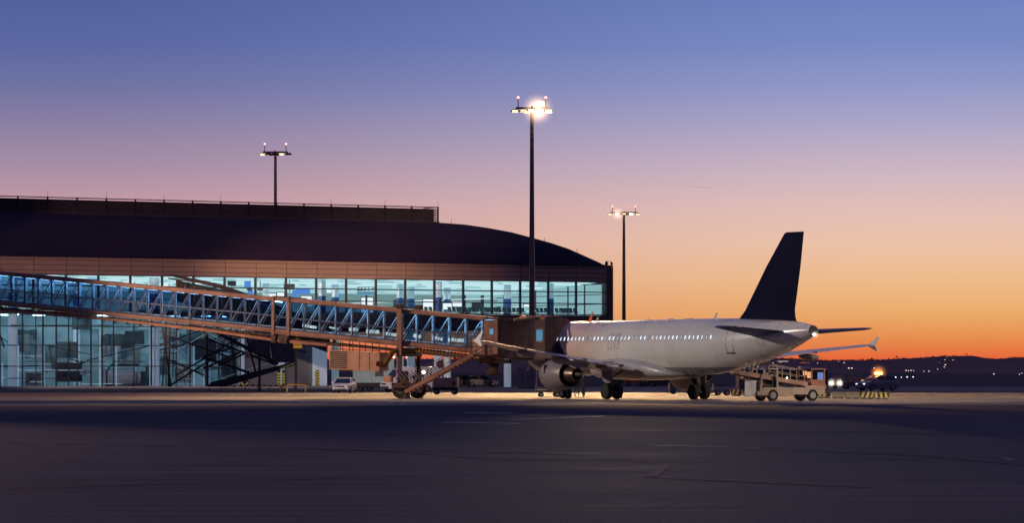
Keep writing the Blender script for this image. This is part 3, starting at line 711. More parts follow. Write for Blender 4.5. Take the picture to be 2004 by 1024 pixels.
# stabilisers
for sd in (-1, 1):
    rings = []
    for y, s, ch, z in [(.3,30.9,4.2,4.62),(1.2,31.5,3.75,4.70),(3.5,32.95,2.75,4.88),(6.0,34.5,1.6,5.07),(6.22,34.75,1.3,5.08)]:
        rings.append([L(x, sd*y, z+q) for x, q in foil(s, ch, .12, 0, inc=rad(-3))])
    MB().loft(rings).build('tailplane', mat('tailplane_navy', (.02,.035,.22), .5, 0, .1, .5, spec=.25), ac, smooth=True, ang=50)
# wings
for sd in (-1, 1):
    rings = []
    for y, s, ch, z, t, inc in [(0.8,11.6,7.3,2.35,.145,4.5),(2.0,12.2,6.3,2.5,.14,4.2),(4.2,13.35,5.1,2.72,.125,3.4),(6.4,14.55,4.0,2.94,.115,2.6),(9,15.9,3.35,3.2,.11,1.8),(12,17.5,2.65,3.52,.108,1.0),(15,19.05,2.0,3.88,.105,.2),(16.8,19.98,1.62,4.1,.10,0),(17.0,20.15,1.45,4.12,.09,0)]:
        rings.append([L(x, sd*y, z+q) for x, q in foil(s, ch, t, 0, camber=.018, inc=rad(inc))])
    wg_ = MB().loft(rings).build('wing', wingm, ac, smooth=True, ang=50)
    # flap and spoiler seams
    g = MB()
    for y, s, z in [(3.2,17.6,2.42),(6.4,17.75,2.82),(12.6,19.6,3.52)]: g.box(s-S0-.9,s-S0+.7,sd*y-.025,sd*y+.025,z-.03,z+.14)
    g.build('flap_gap', M['black'], wg_)
    # wing tip fence
    f_ = [L(20.5,sd*17.02,4.12),L(21.1,sd*17.05,4.4),L(21.75,sd*17.1,4.78),L(21.95,sd*17.1,4.76),L(21.5,sd*17.05,4.15),L(21.75,sd*17.06,3.74),L(21.58,sd*17.06,3.72),L(21.0,sd*17.05,3.95)]
    MB().prism(f_, (0, sd*.07, 0)).build('wing_fence', M['white'], wg_)
    # flap track fairings
    for y, s, z, ln, r in [(4.6,18.3,2.45,1.7,.26),(8.6,18.6,2.86,1.65,.24),(12.3,19.7,3.27,1.4,.2)]:
        rr = []
        for k in range(11):
            x = -1+2*k/10; q = max(.02, (1-x*x)**.6)*r; cz = z - .06*(1-x*x) - .05*x
            rr.append([L(s+x*ln, sd*y+q*.8*math.cos(2*math.pi*j/14), cz+q*1.25*math.sin(2*math.pi*j/14)) for j in range(14)])
        MB().loft(rr).build('flap_fairing', nacm, ac, smooth=True, ang=60)
    # engine
    yc, zc = sd*5.75, 1.80
    def lathe(pr, n_=40):
        return [[L(s, yc+r*math.cos(2*math.pi*k/n_), zc+r*math.sin(2*math.pi*k/n_)-dz) for k in range(n_)] for s, r, dz in pr]
    nac = MB().loft(lathe([(12.7,.78,0),(12.32,.80,0),(12.2,.88,0),(12.24,.97,0),(12.5,1.06,0),(13,1.14,.02),(13.6,1.165,.02),(14.2,1.12,.02),(14.7,1.03,.01),(15.05,.95,0),(15.05,.90,0),(14.3,.92,0)]), caps=False).build('engine', nacm, ac, smooth=True, ang=45)
    MB().loft(lathe([(12.18,.86,0),(12.14,.91,0),(12.2,.98,0),(12.34,1.03,0)]), caps=False).build('intake_lip', M['alu'], nac, smooth=True)
    MB().loft(lathe([(12.75,.02,0),(12.76,.8,0)]), caps=False).build('fan', M['black'], nac)
    MB().loft(lathe([(13.5,.72,0),(14.4,.70,0),(15.2,.62,0),(15.7,.5,0),(16.0,.43,0),(16.0,.38,0),(15.6,.4,0)]), caps=False).build('core_nozzle', hot, nac, smooth=True)
    MB().loft(lathe([(15.4,.28,0),(15.9,.26,0),(16.4,.16,0),(16.75,.03,0)]), caps=True).build('exhaust_cone', M['black'], nac, smooth=True)
    MB().loft(lathe([(14.35,.93,0),(14.36,.5,0)]), caps=False).build('bypass_duct', M['black'], nac)
    MB().prism([L(12.9,yc-.14,2.85),L(13.6,yc-.14,3.05),L(15,yc-.14,3.0),L(17.6,yc-.14,2.72),L(17.2,yc-.14,2.35),L(15.6,yc-.14,2.2),L(13.4,yc-.14,2.5)],(0,.28,0)).build('pylon', nacm, nac, bevel=.05)
    MB().box(13.3-S0,13.34-S0,yc-1.21,yc-.9,1.9,2.5).prism([L(12.9,yc-sd*.85,2.55),L(13.7,yc-sd*.85,2.7),L(13.75,yc-sd*1.25,2.98),L(13.3,yc-sd*1.25,2.9)],(0,.04,0)).build('nacelle_strake', nacm, nac)
    # main gear
    gm = MB(); gm.tube(L(17.71,sd*3.8,.58),L(17.5,sd*3.8,2.6),.12,.14,12); gm.tube(L(17.71,sd*3.8-.52,.575),L(17.71,sd*3.8+.52,.575),.08)
    gm.tube(L(17.6,sd*3.8,1.5),L(17.3,sd*2.4,2.3),.06); gm.tube(L(17.45,sd*3.8,.8),L(16.9,sd*3.8,2.2),.05); gm.tube(L(17.9,sd*3.8,1.3),L(17.85,sd*3.8,.75),.04)
    lg = gm.build('main_landing_gear', M['dgrey'], ac, smooth=True)
    MB().prism([L(16.85,sd*4.1,2.8),L(18.25,sd*4.1,2.8),L(18.15,sd*4.1,1.25),L(17.3,sd*4.1,1.1),L(16.95,sd*4.1,1.5)],(0,sd*.06,0)).build('gear_door', mat('gear_door_paint',(.16,.15,.17),.5), lg)
    for o_ in (-.46, .46):
        tyre = MB(); pr = [(-.21,.30),(-.215,.46),(-.17,.55),(-.06,.585),(.06,.585),(.17,.55),(.215,.46),(.21,.30)]
        tyre.loft([[L(17.71+r*math.cos(2*math.pi*k/28), sd*3.8+o_+y, .585+r*math.sin(2*math.pi*k/28)) for k in range(28)] for y, r in pr])
        wh = tyre.build('wheel', M['rubber'], lg, smooth=True)
        MB().tube(L(17.71,sd*3.8+o_-.19,.585),L(17.71,sd*3.8+o_+.19,.585),.27,.27,20).build('rim', M['dgrey'], wh, smooth=True)
ng = MB(); ng.tube(L(5.07,0,.4),L(4.9,0,2.0),.09,.1,10); ng.tube(L(5.07,-.3,.38),L(5.07,.3,.38),.06); ng.tube(L(4.95,0,1.3),L(4.2,0,1.9),.05)
ngo = ng.build('nose_landing_gear', M['grey'], ac)
for o_ in (-.25,.25):
    wh = MB().tube(L(5.07,o_-.11,.38),L(5.07,o_+.11,.38),.38,.38,24).build('wheel', M['rubber'], ngo, bevel=.04)
    MB().tube(L(5.07,o_-.125,.38),L(5.07,o_+.125,.38),.2,.2,16).build('rim', M['offwhite'], wh)
for sd in (-1,1): MB().prism([L(4.2,sd*.38,1.85),L(5.5,sd*.38,1.85),L(5.4,sd*.42,1.25),L(4.3,sd*.42,1.25)],(0,.03,0)).build('nose_gear_door', M['offwhite'], ngo)
# antennas, blade aerials, bumps
g = MB()
for s, h in ((9.2,.28),(16.2,.12),(25.2,.42)): g.prism([L(s,0,5.84),L(s+.42,0,5.84),L(s+.55,0,5.87+h),L(s+.42,0,5.87+h)],(0,.03,0))
g.build('aerial', M['offwhite'], ac)
g = MB(); g.ell(L(19.6,0,5.86),.5,.25,.07); g.ell(L(22,0,5.86),.6,.25,.07); g.build('dome_aerial', M['offwhite'], ac, smooth=True)
MB().prism([L(8.2,0,5.84),L(8.7,0,5.84),L(8.95,0,6.55),L(8.8,0,6.55)],(0,.03,0)).build('aerial', M['orange'], ac)

# ------------------------------------------------------------ passenger boarding bridge
Bp = Vector(((945-CX)*278/F, 278, 0)); Lp = Vector(((0-CX)*292/F, 292, 0))
d = (Lp-Bp).normalized(); BRZ = math.atan2(d.y, d.x); nrm = Vector((-d.y, d.x, 0))
def bx(px, off=1.5):
    k = (px-CX)/F; q = Bp + nrm*off; return (k*q.y - q.x)/(d.x - k*d.y)
br = thing('boarding_bridge', 'long glazed brown passenger boarding bridge running to the aircraft door', 'boarding bridge', Bp, BRZ)
def dist(x, off=1.5): return (Bp+nrm*off+d*x).y
x_l, x_m, x_r = bx(-110), bx(533), bx(948)
def zpx(x, py, off=1.5): return CH+(YH-py)*dist(x,off)/F
# bottom-of-glass line and glass height
def lerp(a, b, t): return a+(b-a)*t
xa, xb_ = bx(911), bx(0); za, zb_ = zpx(xa, 680.7), zpx(xb_, 591)
def zb(x): return lerp(za, zb_, (x-xa)/(xb_-xa))
def sect(x0, x1, hw, z_off, h, nm, beamH, pitch_, seed, ends):
    s = lambda x, y, z: (x, y, zb(x)+z_off+z)
    roof = MB(); roof.beam(s(x0,0,h+.14), s(x1,0,h+.14), 2*hw+.1, .2); roof.beam(s(x0,hw,h+.06), s(x1,hw,h+.06), .2, .2); roof.beam(s(x0,-hw,h+.06), s(x1,-hw,h+.06), .2, .2)
    fl = roof.build(nm, M['brown'], br, bevel=.02)
    g = MB(); g.beam(s(x0,hw,-.2), s(x1,hw,-.2), .2, beamH); g.beam(s(x0,-hw,-.2), s(x1,-hw,-.2), .2, beamH); g.beam(s(x0,hw+.04,-.05-beamH*.5), s(x1,hw+.04,-.05-beamH*.5), .26,.08)
    g.build('floor_beam', M['brown'], fl)
    g = MB(); g.beam(s(x0,0,-.18), s(x1,0,-.18), 2*hw-.3, .16); g.build('floor', M['darkbrown'], fl)
    n_ = max(1, round(abs(x1-x0)/pitch_)); 
    for side, m_post, w_ in ((hw, M['steelblue'], .09), (-hw*.94, M['lit_blue'], .125)):
        g = MB()
        for k in range(n_+1):
            x = x0+(x1-x0)*k/n_
            g.beam(s(x,side,0), s(x,side,h), w_, w_)
            if k < n_:
                x2 = x0+(x1-x0)*(k+1)/n_; g.beam(s(x2,side,.05), s(x,side,h-.05), w_*.5, w_*.5); g.beam(s(x2-.22,side,.05), s(x+.0,side,h-.32), .03, .03)
                if side > 0 : g.beam(s(x2-.1*(x2-x)+0,side-.12,.05), s(x-.1*(x2-x),side-.12,h-.05), .03, .03)
        g.beam(s(x0,side,.03), s(x1,side,.03), .08,.09); g.beam(s(x0,side,h-.03), s(x1,side,h-.03), .08,.09)
        g.build('side_truss', m_post, fl); gy = hw*.97 if side > 0 else -hw*1.0
        MB().quad(s(x0,gy,.02), s(x1,gy,.02), s(x1,gy,h-.02), s(x0,gy,h-.02)).build('glazing', M['glassblue'] if side > 0 else M['glassfar'], fl)
    g = MB()
    for k in range(n_):
        xa_, xb2 = x0+(x1-x0)*(k+.15)/n_, x0+(x1-x0)*(k+.8)/n_
        g.beam(s(xa_,-hw*.55,h-.1), s(xb2,-hw*.55,h-.1), .16, .05)
    g.build('light_strip', M['coolstrip'] if seed else glow('cool_tube_dim',(.28,.60,1),16), fl)
    # low interior handrail + advert boards
    g = MB(); g.beam(s(x0,-hw+.2,.9), s(x1,-hw+.2,.9), .06); g.beam(s(x0,hw-.25,.9), s(x1,hw-.25,.9), .05); g.build('handrail', M['alu'], fl)
    for xx in ends:
        g = MB()
        for yy in (hw+.08,-hw-.08): g.beam((xx,yy,zb(xx)+z_off-.45),(xx,yy,zb(xx)+z_off+h+.25),.2)
        g.beam((xx,hw+.08,zb(xx)+z_off+h+.2),(xx,-hw-.08,zb(xx)+z_off+h+.2),.2); g.build('portal_frame', M['brown'], fl)
    return fl
sC = sect(x_r, x_m, 1.6, 0, 2.22, 'outer_tunnel', .36, 1.30, 1, [x_m-.15, bx(566)])
sB = sect(x_m, x_l, 1.38, .06, 2.1, 'inner_tunnel', .28, 1.18, 0, [])
# bright low reflections in the outer tunnel, put in as glowing strips
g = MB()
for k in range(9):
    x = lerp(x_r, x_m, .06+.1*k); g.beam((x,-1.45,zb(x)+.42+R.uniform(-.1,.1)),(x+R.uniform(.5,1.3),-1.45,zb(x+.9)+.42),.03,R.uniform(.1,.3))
g.build('painted_reflection', mat('tunnel_reflection_glow', (.5,.6,.6), .6, 0, .4, 3, emit=.42, ecol=(.75,.97,1)), sC)
# under structure: cable tray & lower rail of the inner tunnels
def zl(px_, py_): x = bx(px_); return (x, 1.5, zpx(x, py_))
g = MB()
pts = [zl(0,608), zl(200,624), zl(400,646), zl(545,667), zl(640,676)]
for a, b in zip(pts[:-1], pts[1:]):
    g.beam(a, b, .16, .20); g.beam((a[0],-1.2,a[2]), (b[0],-1.2,b[2]), .14, .18)
g.build('lower_rail', mat('rail_orange_brown', (.30,.15,.09), .5, 0, .3, 1), br)
g = MB()
x = bx(640)
while x < x_l:
    for y_ in (1.4,): 
        t = (x-bx(640))/(bx(0)-bx(640)); zlow = zpx(x, lerp(676,608,t)+ (2 if .2<t<.7 else 0))
        g.beam((x,y_,zb(x)-.3),(x+.25,y_,zlow),.05); g.beam((x,0,zb(x)-.4),(x,0,zlow),.08,.3)
    g.box(x,x+.35,.9,1.2,zb(x)-.62,zb(x)-.4); x += 1.1
g.beam((bx(640),1.05,zb(bx(640))-.5),(x_l,1.05,zb(x_l)-.5),.3,.1); g.build('cable_tray', M['darkbrown'], br)
g = MB(); xq = [x_r+1, bx(640)]; 
for yy in (1.3,-1.3): g.beam((xq[0],yy,zb(xq[0])-.75),(bx(560),yy,zb(bx(560))-.75),.22,.16)
g.build('outer_lower_rail', M['darkbrown'], br)
g = MB(); xx = bx(545); 
for px_ in (537,552,560): xx = bx(px_); g.box(xx-.18,xx+.18,1.2,1.7,zb(xx)-1.05,zb(xx)-.35); g.tube((xx,1.75,zb(xx)-.8),(xx,1.2,zb(xx)-.8),.16,.16,14)
g.build('roller_carriage', M['darkbrown'], br)
# lift columns + bogie
xl = bx(787)
ztop = zpx(xl,604,1.8)
for yy, side in ((1.95,1),(-1.95,-1)):
    zt_ = ztop
    g = MB(); g.box(xl-.2,xl+.2,yy-.2,yy+.2,3.3,zt_); lc = g.build('lift_column', M['brown'], br, bevel=.02)
    MB().box(xl-.13,xl+.13,yy-.13,yy+.13,1.15,3.4).build('column_leg', M['darkbrown'], lc)
    MB().box(xl-.25,xl+.25,yy-.25,yy+.25,zt_,zt_+.32).build('column_cap', M['black'], lc, bevel=.02)
    MB().tube((xl+.26,yy+.0,1.4),(xl+.26,yy,4.0),.045,.045,8).build('lift_screw', M['alu'], lc)
g = MB(); g.box(xl-.2,xl+.2,-2.1,2.1,zb(xl)-1.15,zb(xl)-.8); g.build('lift_crossbeam', M['darkbrown'], br)
g = MB(); g.box(xl-.55,xl+.55,-2.3,2.3,.8,1.2); g.box(xl-.9,xl+.9,-.5,.5,.45,.85); g.box(xl-.7,xl-.2,1.9,2.5,1.15,1.6)
bg_ = g.build('bogie_frame', M['darkbrown'], br, bevel=.02)
for yy in (1.7,-1.7):
    for dx in (0,):
        wh = MB().tube((xl+dx,yy-.22,.66),(xl+dx,yy+.22,.66),.66,.66,28).build('drive_wheel', M['rubber'], bg_, bevel=.06)
        MB().tube((xl+dx,yy-.235,.66),(xl+dx,yy+.235,.66),.3,.3,18).build('rim', M['dgrey'], wh)
MB().box(xl+.5,xl+1.1,2.0,2.55,1.25,1.75).build('drive_box', M['beige'], bg_, bevel=.02)
g = MB()
for k in range(16):
    a = Vector((xl-R.uniform(.3,2.2), R.uniform(.6,2.2), R.uniform(.3,1.9))); g.beam(a, a+Vector((R.uniform(-.5,.5),R.uniform(-.3,.3),R.uniform(-.5,.5))),R.uniform(.04,.14))
g.build('drive_motor', M['dgrey'], bg_)
g = MB()
for k in range(5):
    p = [Vector((xl-.3*k, 2.0, 2.1)), Vector((xl-.45-.3*k,2.1,1.6)), Vector((xl-.3-.3*k,2.1,1.0)), Vector((xl-.8-.2*k,2.1,.5))]; g.path(p,.035,6)
g.build('cable_loop', M['alu'], bg_)
# cab corridor, bellows, rotating cab, canopy
xc0, xc1 = bx(948), bx(990)
g = MB(); zf = zb(x_r)-.35
zr = zpx(xc0,625)
def cb(pxa, pxb, y0, y1, pya, pyb, name, m, parent=br, off=1.6, bev=.03):
    a, b = bx(pxb,off), bx(pxa,off); zlo, zhi = zpx(a,pyb,off), zpx(a,pya,off)
    return MB().box(min(a,b),max(a,b),y0,y1,zlo,zhi).build(name, m, parent, bevel=bev)
cor = cb(948,975,-1.8,1.7,627,703,'cab_corridor',M['brown'])
cb(959.5,966.5,1.7,1.74,644,655,'small_window',glow('small_window_cool',(.16,.4,.6),.7),cor,bev=0)
MB().box(bx(951),bx(949)+.9,1.0,1.85,zpx(xc0,702),zpx(xc0,662)).build('control_cabinet', M['beige'], cor, bevel=.02)
belm = mat('bellows_dark', (.17,.11,.11), .7, 0, .3, 2)
INV = (Matrix.Translation(Bp) @ Matrix.Rotation(BRZ, 4, 'Z')).inverted()
def wl(v): return INV @ Vector(v)
Dp = AC + Matrix.Rotation(ARZ, 3, 'Z') @ Vector((5.0-S0, -1.95, 0)); cv = Vector((.86,.51,0)); wv_ = Vector((.51,-.86,0))
def cw(x, w_, z): return wl(Dp + cv*x + wv_*w_ + Vector((0,0,z)))
def zc_(py): return CH+(YH-py)*278.4/F
zlo, zhi = zc_(704), zc_(626)
sx0 = bx(975); Sn = Bp+d*sx0+nrm*1.55; Sf = Bp+d*sx0-nrm*1.65; En = Dp+cv*-1.95+wv_*1.8; Ef = Dp+cv*-1.95-wv_*1.8
a = bx(1000); b = sx0; rings = []; nf = 60
z_s0, z_s1 = zpx(sx0,701), zpx(sx0,629)
for k in range(nf+1):
    t = k/nf; o_ = .13 if k % 2 else 0
    pn = Sn.lerp(En,t)+Vector((-.3,-.9,0)).normalized()*(o_+.25*math.sin(math.pi*t)); pf = Sf.lerp(Ef,t)
    z0, z1 = lerp(z_s0,zlo+.1,t), lerp(z_s1,zhi-.12,t)+o_
    rings.append([wl((pn.x,pn.y,z0)),wl((pn.x,pn.y,z1)),wl((pf.x,pf.y,z1)),wl((pf.x,pf.y,z0))])
MB().loft(rings).build('corridor_bellows', belm, br)
g = MB(); vs_ = [cw(x,w_,z) for z in (zlo-.05,zhi) for w_ in (-1.85,1.85) for x in (-1.95,-.95)]
g.add(vs_, [(0,2,3,1),(4,5,7,6),(0,1,5,4),(2,6,7,3),(0,4,6,2),(1,3,7,5)])
cab = g.build('cab', mat('cab_dark_brown',(.16,.09,.07),.5), br, bevel=.04)
MB().quad(cw(-1.75,1.87,zc_(668)),cw(-1.2,1.87,zc_(668)),cw(-1.2,1.87,zc_(646)),cw(-1.75,1.87,zc_(646))).build('cab_window',glow('cab_window_cool',(.10,.30,.45),.8),cab)
g = MB(); q4 = [cw(-1.8,1.88,zc_(670)),cw(-1.15,1.88,zc_(670)),cw(-1.15,1.88,zc_(644)),cw(-1.8,1.88,zc_(644))]
for k in range(4): g.beam(q4[k],q4[(k+1)%4],.07)
g.build('window_frame', M['beige'], cab)
g = MB()
for w_ in (1.6,-1.4): g.beam(wl((Sn.x+1.2,Sn.y-.4,z_s1+.05)) if w_>0 else wl((Sf.x+1.2,Sf.y,z_s1+.05)), cw(-1.0,w_,zhi+.28), .12)
g.beam(cw(-1.9,1.7,zhi+.05),cw(-1.0,-1.7,zhi+.35),.13); g.beam(cw(-1.9,-1.7,zhi+.05),cw(-1.0,1.7,zhi+.3),.1); g.beam(cw(-.95,1.8,zhi+.08),cw(-.95,-1.8,zhi+.2),.16,.2)
g.beam(wl((Sn.x,Sn.y,z_s1+.12)), cw(-1.9,1.75,zhi+.05), .1, .14)
c_ = cw(-1.6,.8,zhi+.12); g.ell((c_.x,c_.y,c_.z),.38,.38,.18)
c_ = wl((Sn.x-.3,Sn.y,z_s1+.2)); g.ell((c_.x,c_.y,c_.z),.45,.2,.08); g.build('roof_frame', M['brown'], cab)
rings = []
for k in range(31):
    t = k/30; o_ = .08 if k % 2 else 0; hw = 1.8+o_
    xt = -.95+2.6*t; xm = -.95+1.45*t; xb = -.95+1.1*t
    zt2 = zhi+.12+.28*math.sin(t*2.2)-.55*t**2.2+o_; zb2 = zlo+.25*t
    zm = lerp(zb2,zt2,.72)
    rings.append([cw(xb,hw,zb2),cw(xm-.1*t,hw,lerp(zb2,zt2,.4)),cw(xm+.25*t,hw,zm),cw(xt,hw-.45,zt2),cw(xt,-hw+.45,zt2),cw(xm+.25*t,-hw,zm),cw(xb,-hw,zb2)])
MB().loft(rings, close=False, caps=False).build('canopy', belm, br)
g = MB()
for k in range(9):
    p = cw(-1.8+.33*k,1.75,zlo); g.tube((p.x,p.y,p.z),(p.x,p.y,p.z-.16),.09,.06,8)
g.build('bumper_pad', M['black'], br)
g = MB(); xx = bx(965,.5); g.tube((xx,0,zpx(a,704)),(xx,0,zpx(a,712)),1.2,1.2,24); g.tube((xx,.3,zpx(a,712)),(xx,.3,zpx(a,733)),.38,.3,16); g.box(xx-.3,xx+.4,.2,.9,zpx(a,735),zpx(a,722))
g.build('rotation_drum', M['darkbrown'], br)
# service stair
st = thing('service_stair', 'brown steel service stair with handrails sloping from the bridge cab to the ground', 'stair', Bp, BRZ)
def sp_(px_, py_, off): x = bx(px_, off); return Vector((x, off, zpx(x, py_, off)))
top1, bot1 = sp_(933,694,2.3), sp_(800,768,2.3); bot1.z = max(bot1.z,.1)
off2 = Vector((0,.85,0))
for o_ in (Vector((0,0,0)), off2): MB().beam(top1+o_, bot1+o_, .07, .26).build('stringer', M['brown'], st)
g = MB()
for k in range(17): p = top1.lerp(bot1, (k+.5)/17); g.box(p.x-.13,p.x+.13,p.y,p.y+.85,p.z-.0,p.z+.04)
g.build('tread', M['beige'], st)
for o_ in (Vector((0,0,0)), off2):
    g = MB()
    for h_ in (1.05,.7,.35): g.tube(top1+o_+Vector((0,0,h_)), bot1+o_+Vector((0,0,h_)), .022, .022, 6)
    for k in range(7): p = top1.lerp(bot1,k/6)+o_; g.tube(p, p+Vector((0,0,1.05)), .022, .022, 6)
    g.build('handrail', M['darkbrown'], st)
g = MB(); p = top1; g.box(p.x-1.6,p.x+.2,p.y-.8,p.y+.85,p.z-.1,p.z); 
for xx in (-1.6,-.8,.1): g.tube((p.x+xx,p.y+.85,p.z),(p.x+xx,p.y+.85,p.z+1.1),.025,.025,6)
g.tube((p.x-1.6,p.y+.85,p.z+1.1),(p.x+.1,p.y+.85,p.z+1.1),.025,.025,6); g.tube((p.x-1.6,p.y+.85,p.z+.55),(p.x+.1,p.y+.85,p.z+.55),.025,.025,6)
g.build('landing', M['darkbrown'], st)
MB().box(bot1.x-.1,bot1.x+.1,bot1.y-.1,bot1.y+.95,0,.3).build('foot', M['dgrey'], st)
# air conditioning unit hung below
au = thing('air_conditioning_unit', 'beige air conditioning unit slung under the boarding bridge', 'air conditioner', Bp, BRZ)
xu0, xu1 = bx(743,2.0), bx(644,2.0); zt_u, zb_u = zpx(xu1,686,2), zpx(xu1,722,2)
def shear(x, z): return z + (zb(x)-zb(xu1))*.45
g = MB(); vs = []
for z in (zb_u, zt_u):
    for y in (.2,2.0):
        for x in (xu0,xu1): vs.append((x,y,shear(x,z)))
g.add(vs, [(0,2,3,1),(4,5,7,6),(0,1,5,4),(2,6,7,3),(0,4,6,2),(1,3,7,5)]); g.build('casing', M['beige'], au, bevel=.03)
g = MB(); xg = lerp(xu1,xu0,.33)
for k in range(9): zz = lerp(zb_u+.12,zt_u-.1,k/8); g.beam((xu1-.1,2.02,shear(xu1,zz)),(xg,2.02,shear(xg,zz)),.02,.09)
g.build('grille', M['dgrey'], au)
g = MB()
for t in (.35,.6,.8): xx = lerp(xu1,xu0,t); g.box(xx-.015,xx+.015,2.0,2.015,shear(xx,zb_u)+.05,shear(xx,zt_u)-.05)
g.build('panel_seam', M['black'], au)
g = MB()
for k in range(24): xx = lerp(xu1,xu0,(k+.2)/24); g.box(xx-.04,xx+.04,1.95,2.02,shear(xx,zb_u)-.07,shear(xx,zb_u)+.01)
g.build('yellow_edge', M['yellow'], au)
g = MB()
for t in (.06,.25,.45,.7,.97):
    xx = lerp(xu1,xu0,t)
    for y in (.4,1.8): g.tube((xx,y,shear(xx,zt_u)),(xx,y,zb(xx)-.4),.035,.035,6)
g.beam((xu1,1.8,shear(xu1,zt_u)+.12),(xu0,1.8,shear(xu0,zt_u)+.12),.06); g.build('hanger', M['darkbrown'], au)
# corrugated hose
pts = [sp_(738,712,2.1), sp_(752,714,2.2), sp_(762,700,2.2), sp_(772,687,2.2), sp_(800,686,1.4), sp_(850,690,1.2), sp_(905,697,1.2), sp_(935,702,1.2), sp_(962,706,1.2), sp_(975,700,1.2)]
g = MB()
def cat(p, t):
    n_ = len(p)-1; i = min(int(t*n_), n_-1); u = t*n_-i; P_ = [p[max(0,i-1)],p[i],p[i+1],p[min(n_,i+2)]]
    return .5*((2*P_[1])+(-P_[0]+P_[2])*u+(2*P_[0]-5*P_[1]+4*P_[2]-P_[3])*u*u+(-P_[0]+3*P_[1]-3*P_[2]+P_[3])*u**3)
q = [cat(pts,k/150) for k in range(151)]
for k in range(150): g.tube(q[k], q[k+1], .21 if k%2 else .15, .15 if k%2 else .21, 12, cap=False)
g.build('air_hose', mat('hose_yellow_brown', (.22,.13,.03), .7, 0, .2, 3), au, smooth=True, ang=20)
# yellow number plate box at the bridge
s_ = thing('marker_sign', 'orange yellow marker sign hanging below the bridge next to a post', 'sign', (0,0,0))
Dm = 363
def pbox(name, px0, px1, py0, py1, D, t, m, parent, bev=0):
    a, b = W(px0,D,py1), W(px1,D,py0); return MB().box(a.x,b.x,D,D+t,a.z,b.z).build(name, m, parent, bevel=bev)
sgm = mat('sign_amber', (.75,.40,.02), .5, emit=.12, ecol=(1,.5,.02))
pbox('sign_plate',573,591,669,675,Dm+2,.15,sgm,s_); pbox('sign_plate',574,591,676,682,Dm+2,.15,sgm,s_); pbox('sign_bracket',576,588,657,669,Dm+2.05,.1,M['yellow'],s_)
g = MB(); a = W(579,Dm+2.3,z=0); g.box(a.x-.12,a.x+.12,Dm+2.3,Dm+2.54,0,CH+(YH-682)*Dm/F); g.build('post', M['black'], s_)
# hoop barriers near it
def hoop(px0, px1, py, label):
    a, b = G(px0,py), G(px1,py); t = thing('hoop_barrier', label, 'barrier', (a+b)/2)
    w_ = abs(b.x-a.x)/2; h_ = .72
    pts = [Vector((-w_,0,0)),Vector((-w_,0,h_-.15)),Vector((-w_+.15,0,h_)),Vector((w_-.15,0,h_)),Vector((w_,0,h_-.15)),Vector((w_,0,0))]
    MB().path(pts,.06,10).build('hoop', M['yellow'], t, smooth=True)
    MB().box(-w_-.12,-w_+.12,-.12,.12,0,.03).box(w_-.12,w_+.12,-.12,.12,0,.03).build('base_plate', M['black'], t)
hoop(549,562,767,'leftmost yellow hoop barrier near the chevron boards'); hoop(562,598,768,'wide yellow hoop barrier in front of the bridge post'); hoop(576,607,766,'rear yellow hoop barrier right of the bridge post')
# striped horizontal rail barrier
a, b = G(410,766), G(562,766)
t = thing('striped_barrier', 'low black and yellow striped rail in front of the stair wedge', 'barrier', a)
g = MB(); g2 = MB(); n_ = 26; dx = (b.x-a.x)/n_
for k in range(n_): (g if k % 2 else g2).box(k*dx,(k+1)*dx,-.05,.05,.5,.62)
g.build('yellow_rail', M['yellow'], t); g2.build('black_rail', M['black'], t)
g = MB()
for k in range(0,n_+1,4): g.tube((k*dx,0,0),(k*dx,0,.5),.04,.04,8)
g.build('rail_post', M['black'], t)

# ------------------------------------------------------------ second (dark) gangway and stair wedge behind the bridge
gw = thing('covered_gangway', 'dark covered gangway sloping down across the hall windows behind the bridge', 'gangway', (0,0,0))
Dg1, Dg2 = 402, 388
def gp(px_, py_, t=None, dd=0): 
    tt = (px_-320)/330; D = lerp(Dg1,Dg2,tt)+dd; return W(px_, D, py_)
g = MB(); g.prism([gp(322,538),gp(345,538),gp(430,556),gp(512,585),gp(640,640),gp(640,648),gp(500,588),gp(420,562)],(0,2.6,0)); g.build('gangway_roof', M['black'], gw)
g = MB(); g.prism([gp(345,548,dd=.3),gp(440,568,dd=.3),gp(500,590,dd=.3),gp(640,650,dd=.3),gp(640,690,dd=.3),gp(480,632,dd=.3),gp(345,590,dd=.3)],(0,2.2,0)); g.build('gangway_side', mat('gangway_smoked_glass', (.03,.045,.055), .25, 0, .5, .4), gw)
g = MB()
for k in range(9):
    a = gp(345+k*18,549+k*4.8); b_ = gp(363+k*18,588+k*4.8); g.beam(a,b_,.12); g.beam(gp(345+k*18,549+k*4.8),gp(345+k*18,585+k*4.8),.1)
g.beam(gp(330,545),gp(440,560),.14); g.beam(gp(340,556),gp(450,580),.1); g.build('gangway_truss', M['darkbrown'], gw)
